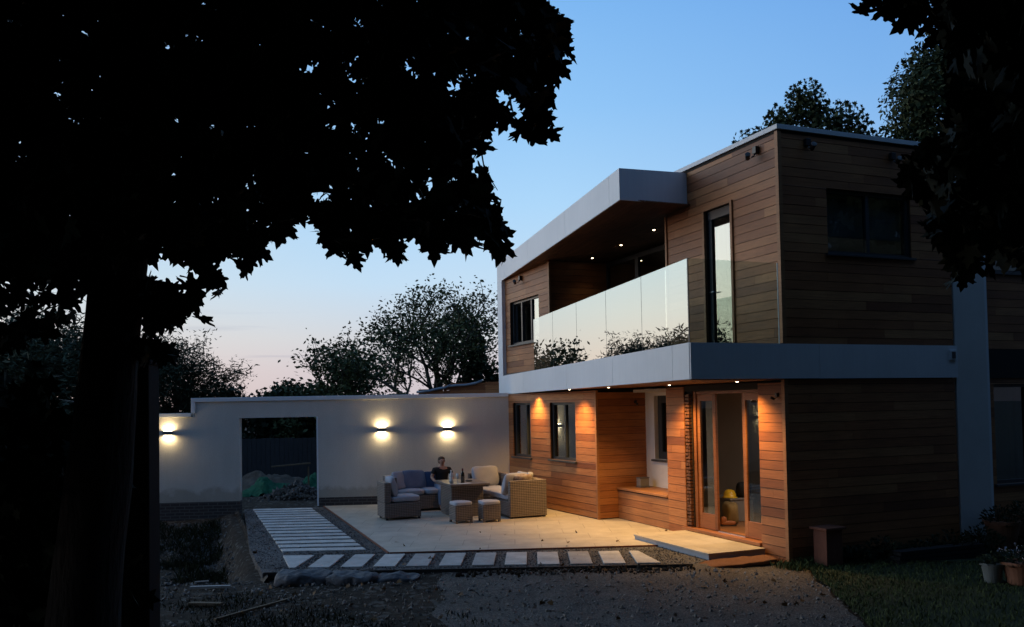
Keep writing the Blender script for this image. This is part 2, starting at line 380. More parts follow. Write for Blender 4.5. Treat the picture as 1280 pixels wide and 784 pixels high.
# ------------------------------------------------------------------ world
def world():
    w = bpy.data.worlds.new('World'); SC.world = w; w.use_nodes = True
    nt = w.node_tree; n = nt.nodes; l = nt.links; bg = n['Background']
    def nd(t, **k):
        o = n.new(t)
        for a, v in k.items(): setattr(o, a, v)
        return o
    def mth(op, a, b=None):
        o = nd('ShaderNodeMath', operation=op)
        for i, v in enumerate((a, b)):
            if v is None: continue
            if isinstance(v, (int, float)): o.inputs[i].default_value = v
            else: l.new(v, o.inputs[i])
        return o.outputs[0]
    tc = nd('ShaderNodeTexCoord'); sep = nd('ShaderNodeSeparateXYZ'); l.new(tc.outputs['Generated'], sep.inputs[0])
    x, y, z = sep.outputs
    el = mth('ARCSINE', z)                                  # radians
    eln = mth('DIVIDE', el, math.pi/2)
    hor = mth('SQRT', mth('ADD', mth('ADD', mth('MULTIPLY', x, x), mth('MULTIPLY', y, y)), 1e-6))
    sa = R(-62); sx, sy = math.sin(sa), math.cos(sa)
    dt = mth('DIVIDE', mth('ADD', mth('MULTIPLY', x, sx), mth('MULTIPLY', y, sy)), hor)
    def ramp(fac, stops):
        r = nd('ShaderNodeValToRGB'); e = r.color_ramp.elements
        while len(e) < len(stops): e.new(.5)
        for i, (p, c) in enumerate(stops): e[i].position = p; e[i].color = (*c, 1)
        l.new(fac, r.inputs[0]); return r.outputs[0]
    d = 1/90.0
    blue = ramp(mth('MAXIMUM', eln, 0.0), [
        (0*d, (.62,.54,.58)), (2.5*d, (.66,.60,.64)), (4.5*d, (.66,.68,.72)), (8*d, (.55,.73,.90)), (13*d, (.42,.68,.95)),
        (19*d, (.29,.57,.93)), (26*d, (.20,.465,.875)), (42*d, (.15,.32,.62)), (90*d, (.10,.19,.36))])
    warm = ramp(mth('MAXIMUM', eln, 0.0), [
        (0*d, (.88,.62,.50)), (3*d, (.84,.70,.61)), (6*d, (.74,.75,.72)), (9.5*d, (.60,.73,.80)), (16*d, (.50,.68,.84)), (30*d, (.36,.50,.66)), (90*d, (.10,.19,.36))])
    wf = ramp(mth('ADD', mth('MULTIPLY', dt, .5), .5), [(0,(0,0,0)), (.80,(0,0,0)), (.95,(.75,.75,.75)), (1,(1,1,1))])
    mx = nd('ShaderNodeMix', data_type='RGBA'); l.new(wf, mx.inputs[0]); l.new(blue, mx.inputs[6]); l.new(warm, mx.inputs[7])
    # the east, behind the viewer, is already dark; the afterglow sits off to the left
    eb = R(150); ex, ey = math.sin(eb), math.cos(eb)
    de = mth('DIVIDE', mth('ADD', mth('MULTIPLY', x, ex), mth('MULTIPLY', y, ey)), hor)
    east = ramp(mth('ADD', mth('MULTIPLY', de, .5), .5), [
        (0, (1,1,1)), (.08, (1,1,1)), (.20, (.73,.80,.91)), (.40, (.68,.72,.82)), (.55, (.32,.35,.42)), (.70, (.08,.10,.13)), (1, (.045,.055,.075))])
    gb = R(-88); gx_, gy_ = math.sin(gb), math.cos(gb)
    dg = mth('DIVIDE', mth('ADD', mth('MULTIPLY', x, gx_), mth('MULTIPLY', y, gy_)), hor)
    glow = ramp(mth('ADD', mth('MULTIPLY', dg, .5), .5), [(0, (.5,.5,.5)), (.76, (.5,.5,.5)), (.86, (1.0,.92,.84)), (1, (2.0,1.70,1.45))])
    g2 = nd('ShaderNodeMix', data_type='RGBA', blend_type='MULTIPLY'); g2.inputs[0].default_value = 1
    l.new(east, g2.inputs[6]); l.new(glow, g2.inputs[7])
    hi = ramp(eln, [(0,(0,0,0)), (24*d,(0,0,0)), (52*d,(1,1,1)), (1,(1,1,1))])
    g3 = nd('ShaderNodeMix', data_type='RGBA'); l.new(hi, g3.inputs[0]); l.new(g2.outputs[2], g3.inputs[6]); g3.inputs[7].default_value = (.42,.44,.47,1); az = g3.outputs[2]
    m2 = nd('ShaderNodeMix', data_type='RGBA', blend_type='MULTIPLY'); m2.inputs[0].default_value = 1
    l.new(mx.outputs[2], m2.inputs[6]); l.new(az, m2.inputs[7])
    m2b = nd('ShaderNodeVectorMath', operation='SCALE'); m2b.inputs['Scale'].default_value = 2.0; l.new(m2.outputs[2], m2b.inputs[0])
    # physically based dusk sky underneath
    sk = nd('ShaderNodeTexSky', sky_type='NISHITA'); sk.sun_disc = False
    sk.sun_elevation = R(-2.0); sk.sun_rotation = R(-62); sk.ozone_density = 3; sk.dust_density = 2
    sm = nd('ShaderNodeMix', data_type='RGBA', blend_type='ADD'); sm.inputs[0].default_value = .05
    l.new(m2b.outputs[0], sm.inputs[6]); l.new(sk.outputs[0], sm.inputs[7])
    # thin dusk cloud streaks just above the horizon
    mp = nd('ShaderNodeMapping'); mp.inputs['Scale'].default_value = (3, 3, 60); l.new(tc.outputs['Generated'], mp.inputs[0])
    no = nd('ShaderNodeTexNoise'); no.inputs['Scale'].default_value = 1.3; no.inputs['Detail'].default_value = 4; l.new(mp.outputs[0], no.inputs['Vector'])
    st = ramp(no.outputs['Fac'], [(.0,(1,1,1)), (.60,(1,1,1)), (.70,(.80,.82,.88))])
    lo = ramp(eln, [(0,(1,1,1)), (3*d,(1,1,1)), (7*d,(0,0,0)), (1,(0,0,0))])
    m3 = nd('ShaderNodeMix', data_type='RGBA', blend_type='MULTIPLY'); l.new(lo, m3.inputs[0])
    l.new(sm.outputs[2], m3.inputs[6]); l.new(st, m3.inputs[7])
    l.new(m3.outputs[2], bg.inputs[0]); bg.inputs[1].default_value = 1.0
world()

sun = bpy.data.lights.new('afterglow', 'SUN'); sun.energy = .12; sun.angle = R(25); sun.color = (1,.72,.55)
so = bpy.data.objects.new('afterglow', sun); COL.objects.link(so)
so.rotation_euler = Vector((-math.sin(R(-62)), -math.cos(R(-62)), -math.tan(R(3)))).to_track_quat('-Z', 'Y').to_euler()

# ------------------------------------------------------------------ camera
cam = bpy.data.cameras.new('camera'); co = bpy.data.objects.new('camera', cam); COL.objects.link(co); SC.camera = co
cam.sensor_width = 36; cam.lens = 1088/1280*36; cam.shift_y = 79/1280; cam.clip_end = 2000; cam.clip_start = .05
pit, rol = math.atan(36/1088), R(1.03)
fw = Vector((0, math.cos(pit), math.sin(pit))); up0 = Vector((0, -math.sin(pit), math.cos(pit))); r0 = Vector((1,0,0))
rr = r0*math.cos(rol) - up0*math.sin(rol); uu = up0*math.cos(rol) + r0*math.sin(rol)
m3 = Matrix((rr, uu, -fw)).transposed(); co.matrix_world = Matrix.Translation((0,0,2.38)) @ m3.to_4x4()
CAMP = Vector((0,0,2.38))

# ------------------------------------------------------------------ ground
def smooth(a, b, x):
    t = max(0, min(1, (x-a)/(b-a))); return t*t*(3-2*t)
def path_left(y):            # x of the outer edge of the gravel border on the left
    return -6.60 + (20.95 - y)*(2.94/8.05)
def gz(x, y):
    z = -.13 + .035*noise.noise(Vector((x*.5, y*.5, 3))) + .022*noise.noise(Vector((x*1.9, y*1.9, 7)))
    if y < 30: z += .012*noise.noise(Vector((x*6, y*6, 1)))
    e = path_left(y) - .15
    if y < 21.3 and x < e:                              # dug-out trench left of the path
        d = smooth(0, .5, e-x) * smooth(12.6, 14.2, y)
        z -= .62*d*(1-.75*smooth(18.0, 20.3, y))
        z += .09*d*noise.noise(Vector((x*1.2, y*1.2, 5)))
    r = smooth(2.5, 4.2, x)*smooth(14.5, 9, y); z += .03*r
    if 10.5 < y < 14: z += .065*smooth(-3.2, -1.6, x)*smooth(3.2, 2.6, x)*smooth(10.5, 12.4, y) + .03*smooth(2.4,2.8,x)*smooth(4.2,3.9,x)*smooth(11,12.4,y)
    if y > 21.4: z += .07 * smooth(21.4, 22.2, y)
    return z
def sheet(name, xs, ys, m, keep=None, off=0.0, zf=gz):
    vs = []; fs = []; idx = {}
    for j, y in enumerate(ys):
        for i, x in enumerate(xs): idx[i, j] = len(vs); vs.append((x, y, zf(x, y)+off))
    for j in range(len(ys)-1):
        for i in range(len(xs)-1):
            if keep and not keep((xs[i]+xs[i+1])/2, (ys[j]+ys[j+1])/2): continue
            fs.append((idx[i,j], idx[i+1,j], idx[i+1,j+1], idx[i,j+1]))
    b = MB(); b.add(vs, fs); o = b.build(name, m, smooth=True); return tag(o, kind='structure')
def ax(a0, a1, st, far, k):
    c = list(np.arange(a0, a1+1e-6, st)); lo = []; hi = []; s = st
    v = a0
    while v > -far: s *= k; v -= s; lo.append(v)
    s = st; v = a1
    while v < far: s *= k; v += s; hi.append(v)
    return sorted(lo) + c + hi
gx = ax(-10, 9, .12, 450, 1.5); gy = ax(7.0, 23.0, .12, 450, 1.5)
tag(sheet('ground', gx, gy, M['earth']), None)
def in_poly(x, y, P):
    c = False; n = len(P)
    for i in range(n):
        x1, y1 = P[i]; x2, y2 = P[(i+1) % n]
        if (y1 > y) != (y2 > y) and x < (x2-x1)*(y-y1)/(y2-y1)+x1: c = not c
    return c
LAWN_A = (4.30, 13.02); LAWN_B = (3.80, 9.3)
def lawn_edge(y):
    t = (LAWN_A[1]-y)/(LAWN_A[1]-LAWN_B[1]); return LAWN_A[0] + (LAWN_B[0]-LAWN_A[0])*t + .10*noise.noise(Vector((y*1.6, 0, 5))) + .06*noise.noise(Vector((y*6, 3, 5)))
def flat_patch(name, P, m, st=.12, off=.004):
    xs = [p[0] for p in P]; ys = [p[1] for p in P]
    ax_ = list(np.arange(min(xs), max(xs)+st, st)); ay = list(np.arange(min(ys), max(ys)+st, st))
    return sheet(name, ax_, ay, m, lambda x, y: in_poly(x, y, P), off)
# lawn with its edge, gravel drive
ly = list(np.arange(4, 13.2, .12))
LP = [(lawn_edge(y), y) for y in ly] + [(14, 13.2), (14, 4)]
def lawn_sheet():
    vs = []; fs = []; rows = ly; nx = 60
    for y in rows:
        x0 = lawn_edge(y)
        for i in range(nx+1):
            x = x0 + (12-x0)*(i/nx)**1.6; vs.append((x, y, gz(x, y)+.035))
    # a second part runs along the house
    for j in range(len(rows)-1):
        for i in range(nx):
            a = j*(nx+1)+i; fs.append((a, a+1, a+nx+2, a+nx+1))
    b = MB(); b.add(vs, fs)
    ext = []; rows2 = list(np.arange(13.2, 18.0, .15)); n0 = len(rows2); vs2 = []; fs2 = []
    for y in rows2:
        x0 = 4.22 + (y-13.2)*2.42
        for i in range(21):
            x = x0 + (max(x0+.5, 14)-x0)*i/20; vs2.append((x, y, gz(x, y)+.035))
    for j in range(n0-1):
        for i in range(20):
            a = j*21+i; fs2.append((a, a+1, a+22, a+21))
    b.add(vs2, fs2)
    return tag(b.build('lawn', M['lawn'], smooth=True), kind='structure')
lawn_sheet()
def drive_sheet():
    vs = []; fs = []; rows = list(np.arange(4, 13.42, .12)); nx = 60
    for y in rows:
        x1 = lawn_edge(y) - .02 if y < 13.0 else 4.1
        x0 = -1.2 + .5*noise.noise(Vector((0, y*.8, 0))) + (13.4-y)*.12
        for i in range(nx+1):
            x = x0 + (x1-x0)*i/nx; vs.append((x, y, gz(x, y)+.006 + .012*noise.noise(Vector((x*7, y*7, 2)))))
    for j in range(len(rows)-1):
        for i in range(nx):
            a = j*(nx+1)+i; fs.append((a, a+1, a+nx+2, a+nx+1))
    b = MB(); b.add(vs, fs); return tag(b.build('gravel_drive', M['drive'], smooth=True), kind='structure')
drive_sheet()

# patio, step, borders ----------------------------------------------------
PH = R(3.4)
P0 = Vector((-2.07, 14.42, 0)); 
def hv(p): return (HM.inverted() @ Vector((p[0], p[1], 0)))
a = [(-2.07,14.42), (2.6,14.70), tuple(hw(.7, 2.6)[:2]), tuple(hw(.72, 5.4)[:2]), tuple(hw(.2, 5.4)[:2]), tuple(hw(0, 10.6)[:2]), (-.16,21.86), (-4.66,21.47)]
a_pat = a
b = MB(); b.prism(a, -.22, 0.0); tag(b.build('patio', M['patio']), kind='structure')
# gravel bed around it (one sheet, with real edge)
bed = [(-3.72,12.88), (2.62,12.95), (3.05,13.5), (2.62,14.68), (-2.06,14.40), (-4.67,21.45), (-6.55,21.2), (-4.64,15.3)]
b = MB(); b.prism(bed, -.20, -.022); tag(b.build('gravel_bed', M['chips']), kind='structure')
# dark steel edging strips
b = MB()
def strip(b, p, q, w=.012, z0=-.2, z1=.004):
    p = Vector((*p, 0)); q = Vector((*q, 0)); d = (q-p).normalized(); nn = Vector((-d.y, d.x, 0))*w
    b.prism([(p-nn)[:2], (q-nn)[:2], (q+nn)[:2], (p+nn)[:2]], z0, z1)
strip(b, (-2.06,14.398), (2.62,14.685)); strip(b, (-2.08,14.41), (-4.68,21.45))
tag(b.build('edging_strip', M['post_red']), 'thin rusty metal edging between the pale patio and the grey chippings', 'edging')
b = MB(); strip(b, (-3.70,12.87), (2.62,12.94), .016, -.28, -.004)
tag(b.build('edging_board', M['old_timber']), 'dark timber edging board along the front of the chippings', 'edging')
# clay/concrete haunch left of the path
b = MB(); vs = []; fs = []; N = 60
for i in range(N+1):
    y = 12.7 + (21.2-12.7)*i/N; x = path_left(y)
    w = .22 + .10*noise.noise(Vector((y*1.3, 0, 0)))
    for k, (dx, z) in enumerate([(.03,-.20),(0,-.03),(-.04,-.06),(-.05-w*.2,-.16),(-.07-w*.3,-.40),(-.10-w*.5,-.95)]):
        jit = .10*noise.noise(Vector((y*2.3, k*3.1, 4))) + .07*noise.noise(Vector((y*7.3, k*5.1, 9)))
        vs.append((x+dx+jit*(k > 1), y, z+jit*.6*(k > 1)))
for i in range(N):
    for k in range(5): a_ = i*6+k; fs.append((a_, a_+1, a_+7, a_+6))
b.add(vs, fs)
for i_, f_ in enumerate(b.f): b.m[i_] = 1 if b.v[f_[0]][1] > 15.4+.8*noise.noise(Vector((b.v[f_[0]][2]*4, 0, 0))) else 0  # far stretch of the bank gets darker earth in place of its shade
tag(b.build('earth_bank', [M['cut_earth'], M['earth']], smooth=True), kind='structure')

# paving slabs
sl = MB(); sl.box(-.165,.165,-.54,.54,-.05,0)
slab0 = None
slab_lab = ['first from the left beside the corner','second from the left','third from the left','fourth from the left','fifth from the left','sixth from the left','sixth from the right','fifth from the right','fourth from the right','third from the right','second from the right by the step','last on the right beside the step']
for i in range(12):
    x = -3.45 + i*.495
    if i == 0:
        s0 = MB(); s0.prism([(.05,-.54),(.14,-.54),(.165,.54),(-.35,.54)], -.05, 0)
        o = s0.build('paving_slab', M['slab'], bevel=.005)
    elif i == 11:
        s0 = MB(); s0.prism([(-.165,-.54),(.19,-.54),(-.02,.54),(-.165,.54)], -.05, 0)
        o = s0.build('paving_slab', M['slab'], bevel=.005)
    elif slab0 is None:
        o = sl.build('paving_slab', M['slab'], bevel=.005); slab0 = o
    else:
        o = slab0.copy(); COL.objects.link(o)
    o.location = (x, 13.68 - .012*(i-6), .002); o.rotation_euler = (0,0,R(-1.2))
    tag(o, 'pale short paving slab in the front strip of chippings, ' + slab_lab[i], 'paving slab', 'short paving slabs in the strip in front of the patio')
nlong = 15
ordw = ['first','second','third','fourth','fifth','sixth','seventh','eighth']
long0 = None
for i in range(nlong):
    t = (i+.5)/nlong; y = 14.66 + (21.16-14.66)*t
    xl = -3.90 - (y-14.61)*(2.46/6.59) ; xr = -2.50 - (y-14.70)*(2.45/6.47)
    if long0 is None:
        lm = MB(); lm.prism([(-.63,-.138),(.77,-.138),(.67,.138),(-.73,.138)], -.05, 0)
        o = lm.build('long_paving_slab', M['slab'], bevel=.005); long0 = o
    else: o = long0.copy(); COL.objects.link(o)
    o.location = ((xl+xr)/2, y, .002); o.rotation_euler = (0,0,R(1.5))
    k = ordw[i] + ' slab counted from the near end' if i < 8 else ordw[nlong-1-i] + ' slab counted from the doorway in the wall'
    tag(o, 'long pale paving slab of the side path, ' + k, 'paving slab', 'long paving slabs of the path to the wall opening')

# ------------------------------------------------------------------ house
house = thing('modern_house', 'two storey flat roofed house clad in cedar boards with white balcony fascia', 'house', HC, HA)
RNG = random.Random(5)
def FB(b, face, c, a0, a1, d0, d1, z0, z1, tone=.5, mi=0):
    """box on a facade. face 'A': plane x=c facing -x, a runs along y; face 'R': plane y=c facing -y, a runs along x"""
    if face == 'A': b.box(c-d1, c-d0, a0, a1, z0, z1, tone, mi)
    else: b.box(a0, a1, c-d1, c-d0, z0, z1, tone, mi)
def rects(a0, a1, z0, z1, holes):
    zs = sorted({z0, z1, *[max(z0, min(z1, h[2])) for h in holes], *[max(z0, min(z1, h[3])) for h in holes]})
    out = []
    for p, q in zip(zs, zs[1:]):
        if q-p < 1e-4: continue
        segs = [(a0, a1)]
        for h in holes:
            if h[2] < q-1e-4 and h[3] > p+1e-4:
                ns = []
                for s in segs:
                    if h[1] <= s[0] or h[0] >= s[1]: ns.append(s); continue
                    if h[0] > s[0]: ns.append((s[0], h[0]))
                    if h[1] < s[1]: ns.append((h[1], s[1]))
                segs = ns
        out += [(s[0], s[1], p, q) for s in segs if s[1]-s[0] > .004]
    return out
def wall(name, face, c, a0, a1, z0, z1, holes=(), th=.2, m='backing', label=None):
    b = MB()
    for r in rects(a0, a1, z0, z1, list(holes)): FB(b, face, c, r[0], r[1], -th, 0, r[2], r[3])
    o = b.build(name, M[m], house)
    if label: o['label'] = label
    return o
def clad(name, face, c, a0, a1, z0, z1, holes=(), pitch=.146, m='cedar', label=None, seed=0, zref=0.0):
    rng = random.Random(seed+int(c*100)+int(a0*10)); b = MB(); gap = .007
    k = math.floor((z0-zref)/pitch)
    while zref + k*pitch < z1:
        p = max(z0, zref+k*pitch); q = min(z1, zref+(k+1)*pitch-gap); k += 1
        if q-p < .02: continue
        cuts = []; s = a0 - rng.random()*2.2
        while s < a1: s += rng.uniform(1.5, 3.4); cuts.append(s)
        for r in rects(a0, a1, p, q, list(holes)):
            e = [r[0]] + [cc for cc in cuts if r[0]+.12 < cc < r[1]-.12] + [r[1]]
            for u, v in zip(e, e[1:]):
                tone = max(0, min(1, rng.gauss(.5, .22)))
                pr = .020 + rng.uniform(-.0012, .0012)
                x0 = u + (.0012 if u != r[0] else 0); x1 = v - (.0012 if v != r[1] else 0)
                # bottom edge stands a little proud of the top edge: shiplap
                d0, d1 = pr-.0015, pr+.0015
                def P(a, d, z): return (c-d, a, z) if face == 'A' else (a, c-d, z)
                vs = [P(x0,.001,r[2]),P(x1,.001,r[2]),P(x1,d1,r[2]),P(x0,d1,r[2]),P(x0,.001,r[3]),P(x1,.001,r[3]),P(x1,d0,r[3]),P(x0,d0,r[3])]
                b.add(vs, [(0,1,2,3),(7,6,5,4),(3,2,6,7),(0,3,7,4),(1,5,6,2)], tone)
    o = b.build(name, M[m], house)
    if label: o['label'] = label
    return o
def window(face, c, a0, a1, z0, z1, bars=(), rec=.05, fw=.055, sill=True, blind=None, label=None, open_from=None, curt=False, pm='glass'):
    """frame set back rec from plane c; returns frame object with its pane, sill as sub-parts"""
    b = MB(); d0, d1 = -rec-.07, -rec
    FB(b, face, c, a0, a1, d0, d1, z0, z0+fw); FB(b, face, c, a0, a1, d0, d1, z1-fw, z1)
    FB(b, face, c, a0, a0+fw, d0, d1, z0+fw, z1-fw); FB(b, face, c, a1-fw, a1, d0, d1, z0+fw, z1-fw)
    for m_ in bars: FB(b, face, c, m_-fw*.6, m_+fw*.6, d0, d1+.004, z0+fw, z1-fw)
    f = b.build('window', M['frame'], house)
    if label: f['label'] = label
    g = MB(); FB(g, face, c, a0+fw*.5, (open_from or a1-fw*.5), -rec-.042, -rec-.034, z0+fw*.5, z1-fw*.5)
    g.build('pane', M[pm], f)
    if open_from:      # a sash standing open inwards
        g = MB(); Rm = Matrix.Translation((c+rec+.06, a1-fw, 0)) @ Matrix.Rotation(R(62), 4, 'Z')
        L_ = a1-open_from-fw
        g.box(0, .04, -L_, 0, z0+fw, z0+fw+.05, M=Rm); g.box(0, .04, -L_, 0, z1-fw-.05, z1-fw, M=Rm); g.box(0, .04, -L_, -L_+.05, z0+fw+.05, z1-fw-.05, M=Rm); g.box(0, .04, -.05, 0, z0+fw+.05, z1-fw-.05, M=Rm)
        g.build('open_sash', M['frame'], f); g = MB(); g.box(.016, .024, -L_+.04, -.04, z0+fw+.04, z1-fw-.04, M=Rm); g.build('pane', M['glass'], f)
    if sill:
        s = MB(); FB(s, face, c, a0-.05, a1+.05, -.05, .07, z0-.045, z0-.004); s.build('sill', M['frame'], f, bevel=.004)
    if blind:
        s = MB(); FB(s, face, c, a0+.03, a1-.03, -rec-.16, -rec-.15, blind, z1-.02); FB(s, face, c, a0+.03, a1-.03, -rec-.17, -rec-.14, blind-.03, blind-.001)
        s.build('blind', M['blind'], f)
    if curt:
        s = MB(); n = 46; vs = []; fs = []
        for i in range(n+1):
            a = a0+.03+(a1-a0-.06)*i/n; d = -rec-.20-.03*math.sin(i*1.35)
            for z in (z0+.02, z1-.03): vs.append((c-d, a, z) if face == 'A' else (a, c-d, z))
        for i in range(n): fs.append((2*i, 2*i+2, 2*i+3, 2*i+1))
        s.add(vs, fs); s.build('curtain', M['curtain'], f, smooth=True)
    return f

TOP = 6.60
# --- right (near) face, plane y=0, x 0..3.5
h_rw = (.90, 2.64, 4.68, 5.71)
wall('outer_wall', 'R', 0, .0, 3.5, -.12, 2.70); wall('outer_wall', 'R', 0, 0, 3.5, 3.22, TOP-.07, [h_rw])
clad('cladding', 'R', 0, .0, 3.5, -.06, 2.70, seed=1, label='dark cedar boards of the end wall at ground level')
clad('cladding', 'R', 0, .03, 3.5, 3.24, TOP-.08, [h_rw], seed=2, label='shaded cedar boards of the end wall around the upper window')
window('R', 0, *h_rw, bars=(1.77,), rec=.04, blind=5.02, sill=True, label='dark two pane window with half drawn blinds')
# --- face A upper, plane x=0
h_ud = (1.20, 1.93, 3.24, 5.68)
wall('outer_wall', 'A', 0, .2, 3.15, 3.22, TOP-.07, [h_ud])
clad('cladding', 'A', 0, .03, 3.15, 3.24, TOP-.08, [(h_ud[0]-.03, h_ud[1]+.03, 3.2, h_ud[3]+.03)], seed=3)
b = MB(); b.box(-.040, .03, -.040, .03, -.06, 2.70, .8); b.build('corner_post', M['cedar_trim'], house)
b = MB(); b.box(-.042, .03, -.042, .03, 3.26, TOP-.08, .7); b.build('corner_post', M['cedar_trim'], house)
b = MB(); FB(b, 'A', 0, h_ud[0]-.06, h_ud[0]-.005, 0, .05, 3.24, 5.72, .6); FB(b, 'A', 0, h_ud[1]+.005, h_ud[1]+.06, 0, .05, 3.24, 5.72, .6)
FB(b, 'A', 0, h_ud[0]-.005, h_ud[1]+.005, 0, .05, 5.685, 5.72, .6); b.build('door_trim', M['cedar_trim'], house)
b = MB(); FB(b, 'A', 0, h_ud[0], h_ud[1], -.12, -.05, 3.24, 3.33); FB(b, 'A', 0, h_ud[0], h_ud[1], -.12, -.03, 5.53, 5.68)
FB(b, 'A', 0, h_ud[0], h_ud[0]+.07, -.12, -.045, 3.33, 5.53); FB(b, 'A', 0, h_ud[1]-.09, h_ud[1], -.12, -.045, 3.33, 5.53)
bd = b.build('balcony_door', M['frame'], house)
b = MB(); FB(b, 'A', 0, h_ud[0]+.05, h_ud[1]-.07, -.075, -.065, 3.31, 5.55); b.build('pane', M['glass'], bd)
b = MB(); b.tube([(.05, 1.87, 4.27), (.00, 1.87, 4.27), (-.002, 1.74, 4.27)], .011, 8); b.build('handle', M['steel'], bd, smooth=True)
# loggia
vb = 1.04
wall('outer_wall', 'R', 7.55, -.25, vb+.1, 3.22, 5.86, th=.2)
clad('cladding', 'R', 7.55, -.43, vb, 3.24, 5.72, seed=4, label='deep shaded cedar boards closing the balcony recess')
wall('outer_wall', 'R', 3.15, .2, vb+.2, 3.22, TOP-.1, th=-.1)
b = MB(); b.box(-.03, .02, 7.515, 7.56, 3.24, 5.73, .7); 
b = MB(); b.box(-.485, -.43, 7.49, 7.55, 3.24, 5.70, .8); b.build('corner_post', M['cedar_trim'], house)
b = MB(); b.box(-.045, .0, 3.15, 3.20, 3.24, 5.85, .8); b.build('corner_post', M['cedar_trim'], house)
b = MB()
for a0, a1 in ((3.25, 4.70), (4.70, 6.12), (6.12, 7.53)):
    FB(b, 'A', vb, a0, a1, -.08, 0, 3.24, 3.31); FB(b, 'A', vb, a0, a1, -.08, 0, 5.62, 5.72)
    FB(b, 'A', vb, a0, a0+.07, -.08, 0, 3.31, 5.62); FB(b, 'A', vb, a1-.07, a1, -.08, 0, 3.31, 5.62)
gd = b.build('sliding_glass_doors', M['frame'], house)
for a0, a1 in ((3.25, 4.70), (4.70, 6.12), (6.12, 7.53)):
    b = MB(); FB(b, 'A', vb, a0+.05, a1-.05, -.045, -.035, 3.29, 5.64); b.build('pane', M['glass'], gd)
b = MB(); b.box(.98, 1.03, 7.30, 7.38, 4.9, 5.1); b.build('wall_speaker', M['black_metal'], house)
# upper left wing, plane x=-.45
h_lw = (8.13, 9.96, 3.92, 5.02)
wall('outer_wall', 'A', -.45, 7.75, 10.55, 3.22, 5.84, [h_lw])
clad('cladding', 'A', -.45, 7.55, 10.38, 3.18, 5.72, [h_lw], seed=6, label='paler cedar boards beside the small upper window')
window('A', -.45, *h_lw, bars=(9.36,8.75), rec=.06, open_from=8.75, label='dark sliding window of the far upper wing', curt=False)
# lower left wing: its wall is turned a few degrees from the rest of the house
before = set(bpy.data.objects)
W1 = (8.36, 9.34, 1.13, 2.44); W2 = (6.19, 7.37, 1.15, 2.43)
wall('outer_wall', 'A', -.45, 5.32, 10.2, -.1, 2.66, [W1, W2])
clad('cladding', 'A', -.45, 5.34, 10.15, .02, 2.66, [W1, W2], seed=7, label='lamp lit cedar boards of the far wing')
window('A', -.45, *W1, bars=(8.72,), rec=.05, curt=False, label='narrow window lit from below the balcony, nearest the garden wall')
window('A', -.45, *W2, bars=(6.78,), rec=.05, label='wider window mirroring the garden wall lamps')
for o_ in set(bpy.data.objects)-before:
    for v_ in o_.data.vertices: v_.co.x -= .055*max(0.0, v_.co.y-5.34)
# recess
wall('outer_wall', 'R', 5.32, -.45, .72, -.1, 2.66, th=.2)
clad('cladding', 'R', 5.32, -.43, .70, .02, 2.62, seed=8, label='deep orange cedar boards of the recess side')
b = MB(); b.box(-.485, -.43, 5.285, 5.34, .0, 2.66, .75); b.build('corner_post', M['cedar_trim'], house)
h_rc = (3.3, 4.95, 1.22, 2.53)
wall('recess_wall', 'A', .70, 3.1, 5.32, -.1, 2.68, [h_rc], m='render')
window('A', .70, *h_rc, bars=(4.15,), rec=.09, fw=.15, pm='glass_dim', label='dark window in the white back wall of the recess')
wall('recess_side_wall', 'R', 3.32, .03, .70, -.1, 2.68, th=-.03, m='backing')
b = MB(); b.box(.02, .70, 3.36, 5.295, 0, .60, .45)
bn = clad('bench_front', 'A', .02, 3.36, 5.295, .01, .585, seed=9, m='cedar_trim', label='boarded front of the built in bench')
b2 = MB(); b2.box(.03, .69, 3.37, 5.29, .0, .585); b2.build('bench_box', M['backing'], house)
b2 = MB(); b2.box(-.03, .695, 3.36, 5.293, .60, .645, .7); b2.build('bench_top', M['cedar_trim'], house, bevel=.006)
# --- face A lower: pillars and doors
for a0, a1, lb in ((2.74, 3.33, 'narrow lamp lit cedar pier left of the doors'), (.03, .62, 'lamp lit cedar pier at the house corner')):
    wall('pier', 'A', 0, a0, a1, -.1, 2.68, th=.28)
    clad('cladding', 'A', 0, a0, a1, -.08, 2.66, seed=int(a0*7), label=lb)
b = MB()
rg = random.Random(3); z = .12
while z < 2.5:
    y = 2.60
    while y < 2.72:
        w = rg.uniform(.03, .07); b.box(-.004-rg.uniform(0,.010), .05, y, min(y+w, 2.735), z, z+rg.uniform(.035,.055), rg.random()); y += w+.006
    z += .062
st = b.build('mosaic_strip', cedar('rough dark blocks', (.10,.040,.017), (.14,.057,.023), (.18,.075,.03)), house); st['label'] = 'dark strip of small rough wood blocks beside the doors'
b = MB(); b.box(.05, .09, 2.58, 2.74, .05, 2.6); b.build('strip_backing', M['backing'], house)
